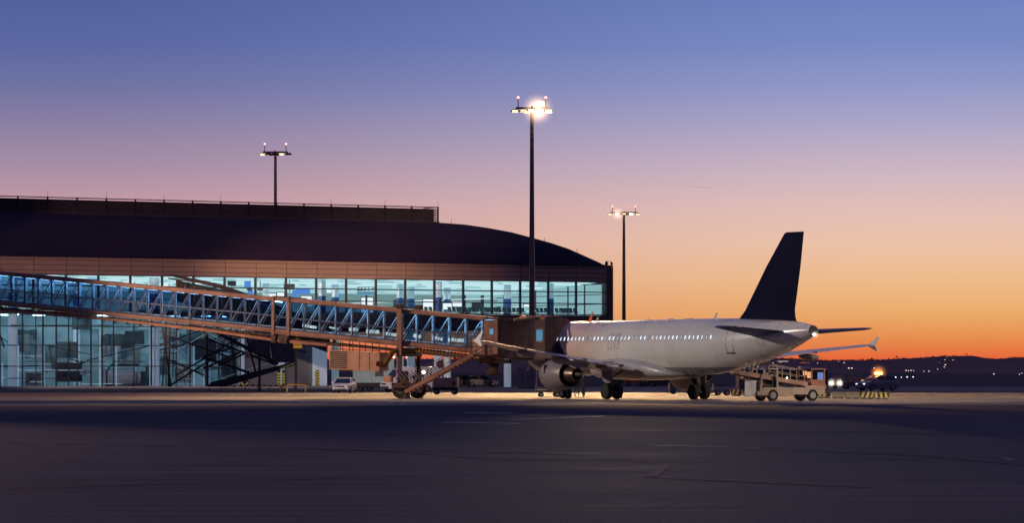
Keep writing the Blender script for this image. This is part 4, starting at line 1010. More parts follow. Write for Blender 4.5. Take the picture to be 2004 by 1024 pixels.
# the stair wedge
wd = thing('stair_wedge', 'dark glazed stair enclosure with crossed trusses and pointed end', 'stair', (0,0,0))
Dw = 372
q = lambda px_, py_, dd=0: W(px_, Dw+dd, py_)
g = MB(); g.prism([q(403,754),q(406,757),q(440,757.5),q(580,714),q(577,708),q(470,738)],(0,2.4,0)); g.build('wedge_floor', M['black'], wd)
g = MB(); g.prism([q(527,668),q(567,665),q(580,710),q(534,710)],(0,.06,0)); g.prism([q(480,668),q(527,664),q(530,700),q(500,690)],(0,.06,0)); g.build('wedge_panel', mat('wedge_dark_glass', (.035,.045,.06), .2, 0, .3, .6), wd)
MB().quad(q(320,660,.6),q(566,664,.6),q(578,710,.6),q(410,754,.6)).build('wedge_glazing', M['glassblue'], wd)
g = MB()
for p0, p1, w_ in [((566,663),(579,712),.28),((412,752),(579,711),.3),((400,640),(545,712),.36),((400,662),(540,714),.2),((398,700),(488,730),.26),((398,722),(470,690),.2),((400,697),(450,682),.2),((430,715),(545,662),.2),((450,648),(462,738),.16),((482,655),(502,735),.14),
                  ((345,735),(470,660),.16),((320,700),(400,735),.14),((330,757),(420,700),.18),((320,655),(450,700),.16),((415,648),(600,690),.14),((440,652),(430,757),.08),((406,655),(406,757),.22),((508,690),(508,768),.24)]:
    g.beam(q(*p0,R.uniform(0,1.6)), q(*p1,R.uniform(0,1.6)), w_)
g.build('wedge_truss', M['black'], wd)
g = MB()
for k in range(16):
    x_ = 330+R.uniform(0,170); y_ = R.uniform(655,745); g.beam(q(x_,y_,1.8), q(x_+R.choice([0,0,25]),y_+R.uniform(8,28),1.8), .05)
for k in range(7): g.beam(q(492+k*6,668,1.5), q(492+k*6,700,1.5), .05)
for k in range(4): g.beam(q(490,670+k*9,1.5), q(530,670+k*9,1.5), .05)
pr_ = MB()
for p0, p1 in [((402,650),(500,700)),((402,656),(498,706)),((340,690),(400,655)),((420,745),(560,700)),((455,640),(520,690)),((350,745),(395,700)),((345,752),(400,752)),((350,742),(400,742))]: pr_.beam(q(*p0,1.9),q(*p1,1.9),.06)
pr_.build('pale_handrail', mat('pale_handrail',(.5,.6,.62),.5,emit=.12,ecol=(.6,.85,1)), wd)
g.build('wedge_handrail', M['steelblue'], wd)
g = MB()
for k in range(14):
    t_ = k/14; a = q(548+k*2.4,722.5-k*.95,-.05); g.box(a.x,a.x+.07,a.y-.02,a.y,a.z-.09,a.z+.09)
g.build('yellow_edge', mat('edge_yellow',(.7,.6,.2),.6,emit=.1), wd)
pbox('lamp_box',480,488.5,689,701,Dw-.2,.3,M['beige'],wd)
g = MB(); g.beam(q(318,640,3),q(335,757,3),.18); g.beam(q(325,632,2.4),q(318,757,2.4),.12); g.beam(q(333,632,2.4),q(330,757,2.4),.2); g.beam(q(341,640,2.4),q(338,740,2.4),.1)
for y_ in (650,662,674,690,705): g.beam(q(312,y_,2.3),q(345,y_+2,2.3),.1)
g.build('wedge_mast', M['black'], wd)

# ------------------------------------------------------------ masts
def mast(px, D, ptop, arm_px, lit, label, wbase=.78, wtop=.42, fill=4):
    base = W(px, D, z=0); t = thing('floodlight_mast', label, 'floodlight mast', base, 0, 'floodlight masts around the apron')
    H = CH+(YH-ptop)*D/F; k = D/F; aw = arm_px*k
    MB().tube((0,0,0),(0,0,H),wbase/2,wtop/2,20).build('mast_pole', mat('mast_steel',(.16,.12,.11),.45,.3,.2,.4), t, smooth=True)
    MB().tube((0,0,0),(0,0,.5),wbase*.8,wbase*.8,12).build('mast_foot', M['grey'], t)
    MB().box(-aw*.42,aw*.42,-.12,.12,H+.0,H+.22).box(-.1,.1,-aw*.42,aw*.42,H,H+.2).build('crossarm', M['black'], t)
    for sx_ in (-1,1):
        o = MB().tube((sx_*aw*.36,0,H+.2),(sx_*aw*.36,0,H+1.25),.06,.05,8).build('beacon_stalk', M['black'], t)
        MB().ell((sx_*aw*.36,0,H+1.35),.13,.13,.14,10,6).build('obstruction_light', M['lampred'], o)
    pos = [(-.44,0,0),(-.22,-.15,1),(0.0,-.3,1),(.22,-.15,1),(.44,0,0),(.12,.3,0),(-.12,.3,0)]
    for i, (fx, fy, b) in enumerate(pos):
        x, y = fx*aw, fy*aw
        hd = MB().prism([(x-.52,y-.3,H-.28),(x-.3,y-.3,H-.03),(x+.3,y-.3,H-.0),(x+.52,y-.3,H-.2),(x+.45,y-.3,H-.3),(x-.45,y-.3,H-.36)],(0,.6,0)).build('lamp_head', M['black'], t)
        if i in lit: MB().box(x-.34,x+.34,y-.33,y-.305,H-.30,H-.14).box(x-.36,x+.36,y-.26,y+.26,H-.41,H-.37).build('lamp_face', lit[i], hd)
    return t, H
wm, wd_ = M['lampwarm'], M['lampwarmdim']
t1, H1 = mast(1041, 430, 213, 75, {0:wd_,1:wd_,2:wm,3:wm,4:wm,5:wm,6:wd_}, 'tallest floodlight mast, brightly lit, in front of the terminal')
a = W(1056, 430, z=H1)
ah = thing('lamp_cluster', 'upper glaring lamp cluster on top of the tallest mast', 'lamp', a)
MB().box(-.6,.6,-.2,.2,.25,.95).build('housing', M['black'], ah)
MB().box(-.5,.5,-.24,-.205,.32,.88).build('lamp_face', wm, ah)
glow_ball(ah, (-.25,-.6,-.1), 2.4, (1,.60,.32), 2.8)
tR, HR = None, None
mast(539, 560, 299, 58, {0:wd_,3:wd_}, 'floodlight mast rising behind the roof louvre screen', .66, .42)
tf, Hf = mast(1221, 760, 417, 62, {0:wd_,1:wm,2:wd_,3:wm,4:wd_}, 'far floodlight mast above the aircraft fuselage', .95, .5)
glow_ball(tf, (-1.3,-.8,Hf-.2), 1.9, (1,.65,.35), 1.4)
# unseen mast added on the left to light the stand and the fascia
LM = Vector((-62, 262, 0)); k_ = F/262*(-62)+CX
t4, H4 = mast(k_, 262, 724-(28-CH)*F/262, 4.6*F/262, {1:wm,2:wm,3:wm}, 'unseen floodlight mast added left of the stand for its light')
wc = (1, .62, .34)
hd1 = (a.x, a.y-.5, H1+.5)
for k, X_ in enumerate((-66, -40, -14, 12, 38, 66)):
    spot('floodlight_stand', hd1, (X_, 318, 0), (.4e6,.6e6,1.05e6,1.2e6,1.05e6,.5e6)[k], 19, 1, (1,.48,.26) if k < 2 else (1,.60,.28))
FS = (-62, 261, 27)  # spots from here down to the foreground one sit on the added left mast
spot('added_flood_fascia', FS, tuple(P0+e*fu(620)+Vector((0,0,15.6))), 2.4e6, 9, 1, (1,.62,.38))
spot('added_flood_fascia_wide', FS, tuple(P0+e*fu(420)+Vector((0,0,14.5))), 7.5e5, 18.5, .35, (1,.58,.46))
spot('added_flood_aircraft', (-62, 261, 26.5), (14, 258, 3), 1.25e5, 30, .6, (1,.84,.66))
spot('added_flood_terminal_front', (-62, 261, 26), (-15, 352, 0), 3.2e5, 16, .6, (1,.74,.6))
spot('added_flood_bridge', (-62, 261, 26), (-10, 286, 4), 1.3e5, 34, .6, (1,.58,.38))
spot('added_flood_foreground', FS, (-14, 92, 0), 9e4, 15, 1, (1,.6,.42))

k2 = F/226*50+CX  # unseen mast added on the right to light the loader and barriers
mast(k2, 226, 724-(27-CH)*F/226, 4.4*F/226, {1:wm,2:wm}, 'unseen floodlight mast added right of the stand for its light')
spot('added_flood_right', (50, 227, 26.3), (22.5, 266, 1), 8e4, 34, .8, (1,.76,.56))  # lamp of the added right mast
a3 = W(1221, 760, 417); spot('floodlight_far', (a3.x, a3.y-1, a3.z), (11, 268, 7), 7e5, 2.4, 1, (1,.74,.45), .8)
# ------------------------------------------------------------ vehicles
def wheelset(t, xs_, hw, r, wid=.22):
    for x in xs_:
        for sd in (-1,1):
            wh = MB().tube((x,sd*hw-wid/2,r),(x,sd*hw+wid/2,r),r,r,24).build('wheel', M['rubber'], t, bevel=.03)
            MB().tube((x,sd*hw-wid/2-.01,r),(x,sd*hw+wid/2+.01,r),r*.58,r*.58,18).build('rim', M['grey'], wh)
def car(label, loc, rz, paint, L_=4.5, W_=1.8, H_=1.46, suv=False, cat_='car'):
    """local +x = front"""
    t = thing('parked_car', label, cat_, loc, rz); h = W_/2; r = .32; k = .12 if suv else 0
    stn = [(-L_/2,.40,.72,.80),(-L_/2+.12,.28,.95+k,.92),(-1.3,.22,1.0+k,1.),(0,.20,.98+k,1.),(1.0,.22,.96+k,1.),(1.55,.24,.86+k,.97),(L_/2-.2,.26,.74+k,.90),(L_/2-.02,.34,.60+k*.5,.78)]
    rings = [[(x,-h*f*.93,zb2),(x,-h*f,zb2+.2),(x,-h*f,zt-.12),(x,-h*f*.9,zt),(x,h*f*.9,zt),(x,h*f,zt-.12),(x,h*f,zb2+.2),(x,h*f*.93,zb2)] for x, zb2, zt, f in stn]
    body = MB().loft(rings).build('body', paint, t, smooth=True, bevel=.03)
    tail = -1.95 if suv else -1.75; hs = H_-.02
    gr = [(tail,.94+k,.96,.84),( tail+.35,.95+k,hs-.08,.78),(-.5,.95+k,hs,.76),(.25,.95+k,hs-.02,.77),(1.12,.93+k,1.0+k,.86)]
    rings = [[(x,-h*f*1.08,z0),(x,-h*f*.92,z1),(x,h*f*.92,z1),(x,h*f*1.08,z0)] for x, z0, z1, f in gr]
    MB().loft(rings).build('window_glass', M['glassdark'], t, smooth=True)
    MB().loft([[(x,-h*f*.86,z1-.02),(x,-h*f*.8,z1+.025),(x,h*f*.8,z1+.025),(x,h*f*.86,z1-.02)] for x, z0, z1, f in gr[1:4]]).build('roof', paint, t, smooth=True)
    g = MB()
    for sd in (-1,1):
        g.beam((1.12,sd*h*.86,1.0+k),(.25,sd*h*.74,hs),.07); g.beam((tail,sd*h*.84,.97+k),(tail+.35,sd*h*.74,hs-.06),.09); g.beam((-.45,sd*h*.83,.96+k),(-.45,sd*h*.72,hs),.07)
    g.build('roof_pillar', paint, t)
    for sd in (-1,1):
        MB().ell((.85,sd*(h+.1),1.02+k),.08,.11,.08).build('door_mirror', paint, t, smooth=True)
        MB().ell((L_/2-.17,sd*h*.66,.66+k),.14,.2,.09).build('headlight', M['alu'], t, smooth=True)
        MB().box(-L_/2-.01,-L_/2+.12,sd*h*.72-.14,sd*h*.72+.14,.72,.86).build('tail_light', M['red'], t)
        MB().ell((L_/2-.08,sd*h*.62,.38),.06,.1,.06).build('fog_light', M['dgrey'], t)
    g = MB(); g.box(L_/2-.12,L_/2+.0,-.38,.38,.55+k*.5,.68+k*.5); g.box(L_/2-.1,L_/2+.005,-.55,.55,.30,.40); g.build('grille', M['black'], t)
    MB().box(L_/2-.06,L_/2+.02,-.26,.26,.43,.52).build('number_plate', M['offwhite'], t)
    wheelset(t, (-1.32,1.35), h-.1, r, .2)
    return t
white = mat('car_white', (.82,.80,.78), .3, 0, .04, 1, coat=.6)
car('white hatchback facing the camera under the terminal', G(674,769.5), rad(-97), white)
sv = car('silver patrol car with glowing orange beacons on its roof', G(1717,765.5), rad(-148), mat('car_silver', (.22,.23,.28), .3, .4, .05, 1, coat=.5), 4.6, 1.85, 1.62, True)
for sd in (-1,1):
    MB().ell((2.18,sd*.62,.74),.09,.14,.10).build('lit_headlight', glow('car_headlight',(.9,.92,1),5), sv)
MB().box(-.3,0,-.6,.6,1.63,1.72).build('beacon_bar', M['dgrey'], sv)
for sd in (-1,0,1): MB().ell((-.15,sd*.42,1.8),.13,.17,.11).build('beacon', M['beacon'], sv)
glow_ball(sv, (-.15,0,1.85), 1.1, (1,.3,.06), 5)
MB().box(-1.9,.4,-.935,-.93,.55,.85).build('orange_stripe', M['orange'], sv)
d1 = bpy.data.lights.new('beacon_light','POINT'); d1.energy = 120; d1.color = (1,.35,.08); d1.shadow_soft_size = .2
o = bpy.data.objects.new('beacon_light', d1); C.objects.link(o); o.location = sv.location+Vector((0,-.2,2.2))

def van(label, loc, rz, paint, L_=5.4, W_=2.0, H_=2.5):
    t = thing('van', label, 'van', loc, rz); h = W_/2
    stn = [(-L_/2,.4,H_-.08,.96),(-L_/2+.15,.35,H_,1),(.6,.35,H_,1),(1.25,.35,H_-.25,.98),(1.95,.35,1.35,.96),(L_/2-.12,.35,1.1,.92),(L_/2,.42,.85,.85)]
    rings = [[(x,-h*f,z0),(x,-h*f,min(1.3,z1-.1)),(x,-h*f*(.9 if z1>1.4 else .98),z1-.1),(x,-h*f*.8,z1),(x,h*f*.8,z1),(x,h*f*(.9 if z1>1.4 else .98),z1-.1),(x,h*f,min(1.3,z1-.1)),(x,h*f,z0)] for x, z0, z1, f in stn]
    MB().loft(rings).build('body', paint, t, smooth=True, bevel=.03)
    MB().add([(1.34,-h*.8,H_-.3),(1.34,h*.8,H_-.3),(2.01,h*.84,1.42),(2.01,-h*.84,1.42)],[(0,1,2,3)]).build('windscreen', M['glassdark'], t)
    for sd in (-1,1):
        MB().prism([(.55,sd*(h+.0),1.35),(1.75,sd*(h-.03),1.35),(1.2,sd*(h-.1),2.05),(.55,sd*(h-.08),2.1)],(0,sd*.02,0)).build('side_window', M['glassdark'], t)
        MB().ell((L_/2-.1,sd*h*.72,.85),.12,.16,.14).build('headlight', M['alu'], t, smooth=True)
        MB().box(1.5,1.62,sd*(h+.02)-.02,sd*(h+.25),1.4,1.7).build('door_mirror', M['black'], t)
    MB().box(L_/2-.1,L_/2+.03,-h*.9,h*.9,.35,.6).build('bumper', M['dgrey'], t); MB().box(L_/2-.1,L_/2+.01,-h*.5,h*.5,.72,.88).build('grille', M['black'], t)
    wheelset(t, (-1.6,1.75), h-.1, .36)
    return t
van('white van parked behind the bridge bogie', G(800,768.5), rad(-152), M['white'])
# container / portable unit on wheels
cu = thing('service_trailer', 'long pale green-white service trailer with a barred window behind the white car', 'trailer', G(731,766.3), rad(2))
tw = mat('trailer_skin', (.40,.50,.50), .5, 0, .12, .8, emit=.04, ecol=(.5,.9,.9))
MB().box(-2.1,2.1,0,2.4,.85,3.2).build('body', tw, cu, bevel=.04)
g = MB(); 
for x in (-1.2,-.2,1.0): g.box(x-.012,x+.012,-.012,.0,.9,3.15)
g.build('panel_seam', M['grey'], cu)
w1 = MB().box(.15,1.0,-.03,.0,1.5,2.2).build('window', M['dgrey'], cu)
g = MB(); [g.box(.2+.1*k,.225+.1*k,-.06,-.03,1.5,2.2) for k in range(8)]; g.build('window_bar', M['grey'], w1)
MB().box(-2.05,2.05,.2,2.2,.45,.85).build('chassis', M['black'], cu); wheelset(cu, (-1.3,-.4,1.4), 0.0, .36)
for c in [c for c in cu.children if c.name.startswith('wheel')]: c.location.y = 1.0
# white box truck tail to the right of the column legs
bt = thing('ground_power_unit', 'beige box-shaped ground power unit on small wheels beside the service stair', 'power unit', G(872,772.5), rad(-6))
MB().box(-1.1,1.1,-.6,.6,.62,1.5).build('housing', M['beige'], bt, bevel=.05); MB().box(-1.5,1.2,-.62,.62,.35,.62).build('chassis', M['black'], bt)
MB().box(.65,.95,-.64,-.6,.85,1.15).build('control_panel', M['black'], bt); wheelset(bt, (-.8,.8), .5, .22, .14)
MB().tube((-1.5,0,.4),(-2.3,0,.25),.04).build('tow_bar', M['black'], bt)
wl = thing('work_light', 'small lit warm work lamp among the bridge bogie machinery', 'lamp', G(829,772))
MB().tube((0,0,0),(0,0,1.9),.04,.03,8).build('lamp_stand', M['black'], wl); MB().ell((0,0,1.98),.13,.13,.13,10,8).build('lamp_bulb', glow('work_lamp',(1,.7,.3),25), wl)
MB().tube((0,0,0),(0,0,.05),.3,.28,14).build('lamp_base', M['black'], wl)

# belt loader truck
bl = thing('belt_loader', 'beige belt loader truck with open cab parked behind the aircraft tail', 'belt loader', G(1541,785.5), math.atan2(.48,.87))
lb = mat('loader_beige', (.36,.29,.23), .45, 0, .2, 1.2); hwl = .85
ch = MB(); ch.box(-2.6,2.6,-hwl,hwl,.45,.95); ch.box(-2.9,-1.0,-hwl-.02,hwl+.02,.40,.70); ch.box(.9,2.5,-hwl-.02,hwl+.02,.80,1.08)
ch.build('chassis', lb, bl, bevel=.04)
cabm = MB(); cabm.box(-2.75,-2.6,-hwl,hwl,.7,1.5); cabm.box(-2.75,-1.3,hwl-.06,hwl,.7,1.5); cabm.box(-1.38,-1.3,-hwl,hwl,.7,2.0)
for sd in (-1,1):
    cabm.beam((-2.7,sd*(hwl-.05),1.5),(-2.3,sd*(hwl-.05),2.25),.1); cabm.beam((-1.4,sd*(hwl-.05),.7),(-1.4,sd*(hwl-.05),2.25),.12)
cabm.box(-2.35,-1.3,-hwl,hwl,2.2,2.3); cabm.build('cab', lb, bl, bevel=.02)
MB().box(-2.3,-1.5,-.6,.6,.95,1.15).box(-1.65,-1.45,-.6,.6,1.1,1.75).build('seat', M['black'], bl)
MB().box(-3.25,-2.8,-.45,.45,.35,1.45).build('front_box', M['offwhite'], bl, bevel=.03)
MB().tube((-2.45,0,1.0),(-2.2,0,1.45),.03).tube((-2.22,0,1.44),(-2.18,0,1.5),.2,.2,14).build('steering_wheel', M['black'], bl)
g = MB(); cp = lambda x: 1.95-.145*(x+4.0)
g.beam((-4.3,-.0,cp(-4.3)),(2.9,-.0,cp(2.9)),.9,.12); g.beam((-4.3,-.5,cp(-4.3)),(2.9,-.5,cp(2.9)),.08,.3); g.beam((-4.3,.5,cp(-4.3)),(2.9,.5,cp(2.9)),.08,.3)
g.beam((-4.9,-.5,cp(-4.3)-.0),(-4.3,-.5,cp(-4.3)+.0),.5,.12)
g.beam((-3.8,0,cp(-4)-.28),(-2.0,0,cp(-2.6)-.65),.5,.12)
g.build('conveyor', mat('conveyor_salmon', (.33,.21,.16), .5, 0, .3, 1.5), bl)
g = MB()
for x in (-3.0,-2.6): g.beam((x-.3,-.5,cp(x)+.1),(x,-.5,cp(x)+1.0),.06); g.beam((x-.3,.5,cp(x)+.1),(x,.5,cp(x)+1.0),.06)
for sd in (-.5,.5):
    g.beam((-3.1,sd,cp(-3)+1.0),(1.0,sd,cp(1)+.95),.04); g.beam((-1.2,sd,cp(-1.2)+.55),(1.2,sd,cp(1.2)+.5),.03)
    for x in (-1.2,-.1,1.1): g.beam((x,sd,cp(x)),(x,sd,cp(x)+.95),.04)
g.build('guard_rail', lb, bl)
g = MB(); g.beam((-1.2,0,.95),(.6,0,cp(.6)-.1),.2); g.beam((.5,0,.95),(-.6,0,cp(-.6)-.1),.16); g.beam((1.8,0,.95),(1.8,0,cp(1.8)-.1),.3); g.build('lift_arm', M['grey'], bl)
rc = MB(); rc.box(1.5,2.6,-.85,-.75,1.05,1.5); rc.box(1.5,2.6,.75,.85,1.05,1.5)
for x in (1.5,2.55):
    for sd in (-.8,.8): rc.beam((x,sd,1.05),(x,sd,2.25),.09)
rc.box(1.45,2.65,-.85,.85,2.2,2.28); rco = rc.build('operator_cabin', mat('loader_brown', (.30,.14,.09), .5), bl)
MB().quad((1.55,-.78,1.5),(2.5,-.78,1.5),(2.5,-.78,2.2),(1.55,-.78,2.2)).build('pane', M['glass'], rco)
MB().box(1.7,1.95,.5,.62,1.8,2.1).box(2.05,2.4,.5,.62,1.6,2.05).build('lit_console', glow('console_light',(1,.45,.22),.9), rco)
MB().box(2.66,2.7,-.6,.2,1.5,2.0).build('blue_screen', glow('blue_screen',(.3,.42,.9),.6), rco)
MB().box(2.6,3.1,-.7,.7,.5,.85).build('rear_bumper', M['black'], bl, bevel=.04)
wheelset(bl, (-1.75,1.55), hwl-.08, .41, .26)
MB().ell((-.4,-.55,cp(-.4)+.2),.05,.05,.05,8,5).build('marker_lamp', glow('marker_lamp',(1,.85,.7),20), bl)

# bus behind
bs_ = thing('airport_bus', 'dark airport bus with white roof pods behind the belt loader', 'bus', G(1530,770.5), rad(4)); bs_.scale = (.9,.9,.82)
bdm = mat('bus_dark', (.03,.028,.05), .3, 0, .1, 1, coat=.4)
Lb = 4.6
MB().loft([[(x,-1.4*f,.4),(x,-1.42*f,1.4),(x,-1.36*f,2.55),(x,-1.1*f,2.72),(x,1.1*f,2.72),(x,1.36*f,2.55),(x,1.42*f,1.4),(x,1.4*f,.4)] for x, f in ((-Lb,.96),(-Lb+.2,1),(Lb-.2,1),(Lb,.94))]).build('body', bdm, bs_, smooth=True)
MB().loft([[(x,-1.3*f,2.68),(x,-1.15*f,2.84),(x,1.15*f,2.84),(x,1.3*f,2.68)] for x, f in ((-Lb+.05,.95),(-Lb+.3,1),(Lb-.5,1),(Lb-.05,.9))]).build('roof', M['offwhite'], bs_, smooth=True)
pod = MB().box(-2.5,.2,-.8,.8,2.83,3.07).build('roof_pod', M['white'], bs_, bevel=.08); MB().box(1.8,3.0,-.7,.7,2.83,3.0).build('roof_pod', M['white'], bs_, bevel=.07)
g = MB(); x = -1.7
for ch_ in range(5): g.box(x,x+.14,-.815,-.803,2.88,3.0); x += .2
g.build('roof_lettering', M['dgrey'], pod)
for k in range(5): MB().box(-4.1+k*1.65,-2.6+k*1.65,-1.44,-1.415,1.3,2.4).build('window', M['glassdark'], bs_)
wheelset(bs_, (-3.2,2.9), 1.25, .48, .3)

# oncoming service truck with headlights
tk = thing('service_truck', 'service truck with blazing headlights and open rack body behind the belt loader', 'truck', W(1655, 420, z=0), rad(-135)); tk.scale = (.75,.75,.78)
MB().box(.9,2.2,-1.1,1.1,.5,1.6).build('cab', lb, tk, bevel=.08); MB().box(.95,2.0,-.9,.9,1.6,1.9).build('cab_roof', M['beige'], tk, bevel=.05)
MB().box(-2.6,.8,-1.1,1.1,.6,.95).build('chassis', M['dgrey'], tk); MB().box(-2.5,.7,-1.05,1.05,.95,1.75).build('tank_body', M['beige'], tk, bevel=.05)
g = MB()
for sd in (-1,1):
    for zz in (2.0,2.25): g.beam((-2.5,sd*1.0,zz),(1.9,sd*1.0,zz),.05)
    for k in range(8): g.beam((-2.5+k*.62,sd*1.0,1.75),(-2.5+k*.62,sd*1.0,2.25),.05)
g.build('rack', lb, tk)
for sd in (-1,1): MB().ell((2.24,sd*.85,.82),.08,.16,.15).build('headlight', M['headlight'], tk)
glow_ball(tk, (2.5,-.85,.85), .9, (1,.85,.7), 6); glow_ball(tk, (2.5,.85,.85), .9, (1,.85,.7), 6)
wheelset(tk, (-1.7,1.4), 1.0, .42)

# yellow sign board behind patrol car
ys = thing('yellow_sign', 'small yellow taxiway sign left of the patrol car', 'sign', W(1686,430,z=0))
MB().box(-.36,.36,-.05,.05,.62,1.02).build('sign_face', glow('yellow_sign_face',(1,.55,.08),.75), ys); MB().tube((-.3,0,0),(-.3,0,.62),.03).tube((.3,0,0),(.3,0,.62),.03).build('sign_leg', M['black'], ys)

# concrete barriers
bcm = mat('barrier_concrete', (.30,.27,.19), .8, 0, .25, 3); bym = mat('barrier_yellow', (.62,.55,.14), .6, 0, .2, 3)
def barrier(px0, px1, py, striped, label, grp, lean=1):
    a, b = G(px0,py), G(px1,py); L_ = (b-a).length*.97; t = thing('concrete_barrier', label, 'barrier', a, math.atan2(b.y-a.y,b.x-a.x), grp)
    pr = [(0,-.28,.06),(0,-.28,.14),(0,-.12,.30),(0,-.08,.52),(0,.08,.52),(0,.12,.30),(0,.28,.14),(0,.28,.06)]
    MB().prism(pr,(L_,0,0)).build('barrier_body', bcm, t)
    g = MB(); g.box(.1,.4,-.2,.2,0,.08); g.box(L_-.4,L_-.1,-.2,.2,0,.08); g.build('barrier_foot', M['black'], t)
    if striped:
        MB().quad((.0,-.292,.14),(L_,-.292,.14),(L_,-.096,.515),(0,-.096,.515)).build('black_band', M['black'], t)
        g = MB(); st_ = .36; x = .02
        while x+st_*.5+.2 < L_+.12:
            g.add([(x,-.30,.135),(min(x+st_*.55,L_),-.30,.135),(min(x+st_*.55+.18*lean,L_),-.104,.515),(min(x+.18*lean,L_),-.104,.515)],[(0,1,2,3)]); x += st_
        g.build('yellow_stripe', bym, t)
bars = [(1430,1452,775.5,1,1,'striped barrier just right of the right main gear'),(1453,1476,775.5,1,1,'striped barrier left of the belt loader cab'),(1600,1626,780,1,1,'striped barrier partly hidden by the belt loader bumper'),
        (1628,1653,780.6,0,1,'plain concrete barrier behind the loader bumper'),(1654,1682,781,0,1,'plain concrete barrier left of the striped pair'),(1683,1711,781.4,1,1,'barrier with slanted yellow stripes below the patrol car'),(1712,1740,781.8,1,-.3,'last barrier on the right with upright yellow stripes')]
for a0, a1, y_, s_, ln_, lb_ in bars: barrier(a0, a1, y_, s_, lb_, 'concrete barriers behind the aircraft', ln_)

# baggage dollies / cart
def dolly(label, loc, rz, L_=2.4):
    t = thing('baggage_dolly', label, 'dolly', loc, rz)
    MB().box(-L_/2,L_/2,-.7,.7,.42,.56).build('platform', M['dgrey'], t, bevel=.02); MB().box(-L_/2,-L_/2+.05,-.7,.7,.56,1.0).build('end_rail', M['dgrey'], t)
    wheelset(t, (-L_/2+.4,L_/2-.4), .6, .2, .12); MB().tube((L_/2,0,.4),(L_/2+.9,0,.3),.035).build('tow_bar', M['black'], t)
dolly('empty dark baggage dolly right of the right main gear', G(1413,774.5), rad(3), 1.6)
dolly('low dark dolly under the left engine', G(1073,777.6), rad(4), 2.0)
dolly('low dark dolly just right of the engine dolly', G(1098,777.8), rad(4), 1.5)
dolly('dark dolly beyond the belly near the right engine', G(1333,772), rad(2), 2.2)
# tug far under fuselage
tg = thing('baggage_tractor', 'small dark baggage tractor with orange-lit side beyond the left main gear', 'tractor', W(1245,478,z=0), rad(180))
MB().box(-1.6,1.6,-.7,.7,.4,1.0).build('body', M['orange'], tg, bevel=.05); MB().box(-.6,.5,-.65,.65,1.0,1.6).build('cab', M['dgrey'], tg, bevel=.03); wheelset(tg,(-1.0,1.0),.6,.32)
fv = van('dark van far beyond the left main gear', W(1232,500,z=0), rad(175), M['dgrey'], 5.4, 2.0, 1.9)
car('dark car far beyond the belly between the main gears', W(1299,470,z=0), rad(170), M['dgrey'])
car('dark car far left of the electrical cabinets', W(905,475,z=0), rad(10), M['dgrey']); car('dark car parked between far car and cabinets', W(942,475,z=0), rad(8), M['grey'])

# no entry sign
ne = thing('no_entry_sign', 'round red no entry sign on a terminal column', 'sign', W(861,425,z=0))
zz = CH+(YH-713.5)*425/F
MB().tube((0,0,zz),(0,-.05,zz),.46,.46,28).build('sign_disc', mat('sign_red',(.4,.03,.04),.5,emit=.06,ecol=(.8,.05,.08)), ne); MB().box(-.33,.33,-.062,-.052,zz-.08,zz+.08).build('white_bar', M['offwhite'], ne)
MB().tube((0,.04,0),(0,.04,zz+.4),.04).build('post', M['dgrey'], ne)
# electrical cabinets
for pa, pb, yt_, lab in [(1013,1031,722,'tall grey electrical cabinet left of the engine'),(1033,1049,727,'lower grey electrical cabinet next to the engine')]:
    D = 424; a, b = W(pa,D,yt_), W(pb,D,yt_); t = thing('electrical_cabinet', lab, 'cabinet', W((pa+pb)/2,D,z=0), rad(-8)); hw = (b.x-a.x)/2; cm_ = mat('cabinet_grey',(.22,.20,.18),.6,0,.15,1)
    MB().box(-hw,hw,0,.9,.1,a.z).build('cabinet_body', cm_, t, bevel=.02); MB().box(-hw-.06,hw+.06,-.06,.96,a.z,a.z+.08).build('cabinet_lid', cm_, t)
    MB().box(-.01,.01,-.012,0,.2,a.z-.1).build('door_seam', M['black'], t); MB().box(.1,.14,-.05,0,1.0,1.3).build('handle', M['black'], t); MB().box(-hw,hw,0,.9,0,.1).build('cabinet_plinth', M['dgrey'], t)

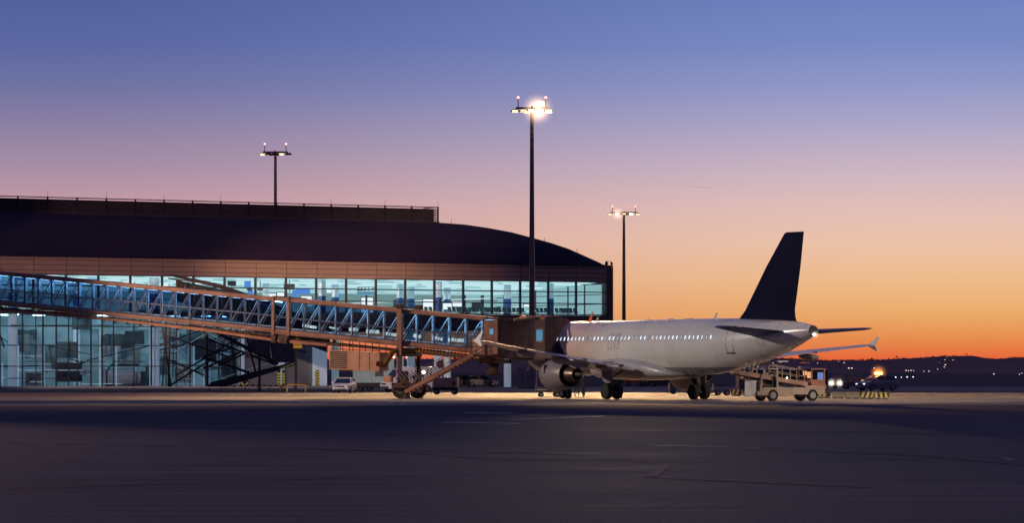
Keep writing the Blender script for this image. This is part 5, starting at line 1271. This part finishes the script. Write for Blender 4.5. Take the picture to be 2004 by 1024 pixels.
# ------------------------------------------------------------ people
def person(label, loc, rz, top, legs, H=1.78, stride=.12):
    t = thing('person', label, 'person', loc, rz); k = H/1.78
    me = bpy.data.meshes.new('body')
    V = [(0,0,.98),(0,0,1.2),(0,0,1.42),(0,0,1.52),(0,.02,1.66),(0,.01,1.76),
         (-.1,0,.92),(-.11,stride,.5),(-.11,stride*.6,.08),(-.11,stride*.6+.14,.03),(.1,0,.92),(.11,-stride,.5),(.11,-stride*1.1,.08),(.11,-stride*1.1+.14,.03),
         (-.2,0,1.42),(-.25,-.03,1.15),(-.24,.1,.93),(-.24,.13,.84),(.2,0,1.42),(.25,-.03,1.15),(.24,.1,.93),(.24,.13,.84)]
    E = [(0,1),(1,2),(2,3),(3,4),(4,5),(0,6),(6,7),(7,8),(8,9),(0,10),(10,11),(11,12),(12,13),(2,14),(14,15),(15,16),(16,17),(2,18),(18,19),(19,20),(20,21)]
    rr = [.15,.15,.16,.06,.1,.085,.1,.075,.05,.045,.1,.075,.05,.045,.075,.055,.04,.04,.075,.055,.04,.04]
    me.from_pydata([(x*k,y*k,z*k) for x,y,z in V], E, []); o = bpy.data.objects.new('body', me); C.objects.link(o); o.parent = t
    sk = o.modifiers.new('skin','SKIN'); 
    for i, q_ in enumerate(me.skin_vertices[0].data): q_.radius = (rr[i]*k, rr[i]*k*.85); q_.use_root = (i == 0)
    s2 = o.modifiers.new('sub','SUBSURF'); s2.levels = s2.render_levels = 1
    me.materials.append(M['navycloth'])
    MB().loft([[(.2*k*math.cos(a_)*f,.15*k*math.sin(a_)*f,z*k) for a_ in [2*math.pi*j/12 for j in range(12)]] for z, f in ((.95,.98),(1.2,.98),(1.4,1.1),(1.48,.6))], caps=False).build('vest', top, t, smooth=True)
    MB().ell((0,.0,1.72*k),.105*k,.115*k,.09*k).build('hair', M['black'], t, smooth=True)
    MB().ell((0,.06*k,1.66*k),.08*k,.06*k,.09*k).build('face', M['skin'], t, smooth=True)
person('person in dark work clothes standing just right of the engine exhaust', G(1129,778), rad(200), M['navycloth'], None)
person('second dark-clad person standing between engine exhaust and left main gear', G(1142,777.6), rad(150), M['navycloth'], None)
person('tiny person in orange vest at the far baggage tractor', W(1254,470,z=0), rad(120), M['hivis'], None)
person('tiny dark person right of the far baggage tractor', W(1264,470,z=0), rad(60), M['navycloth'], None)
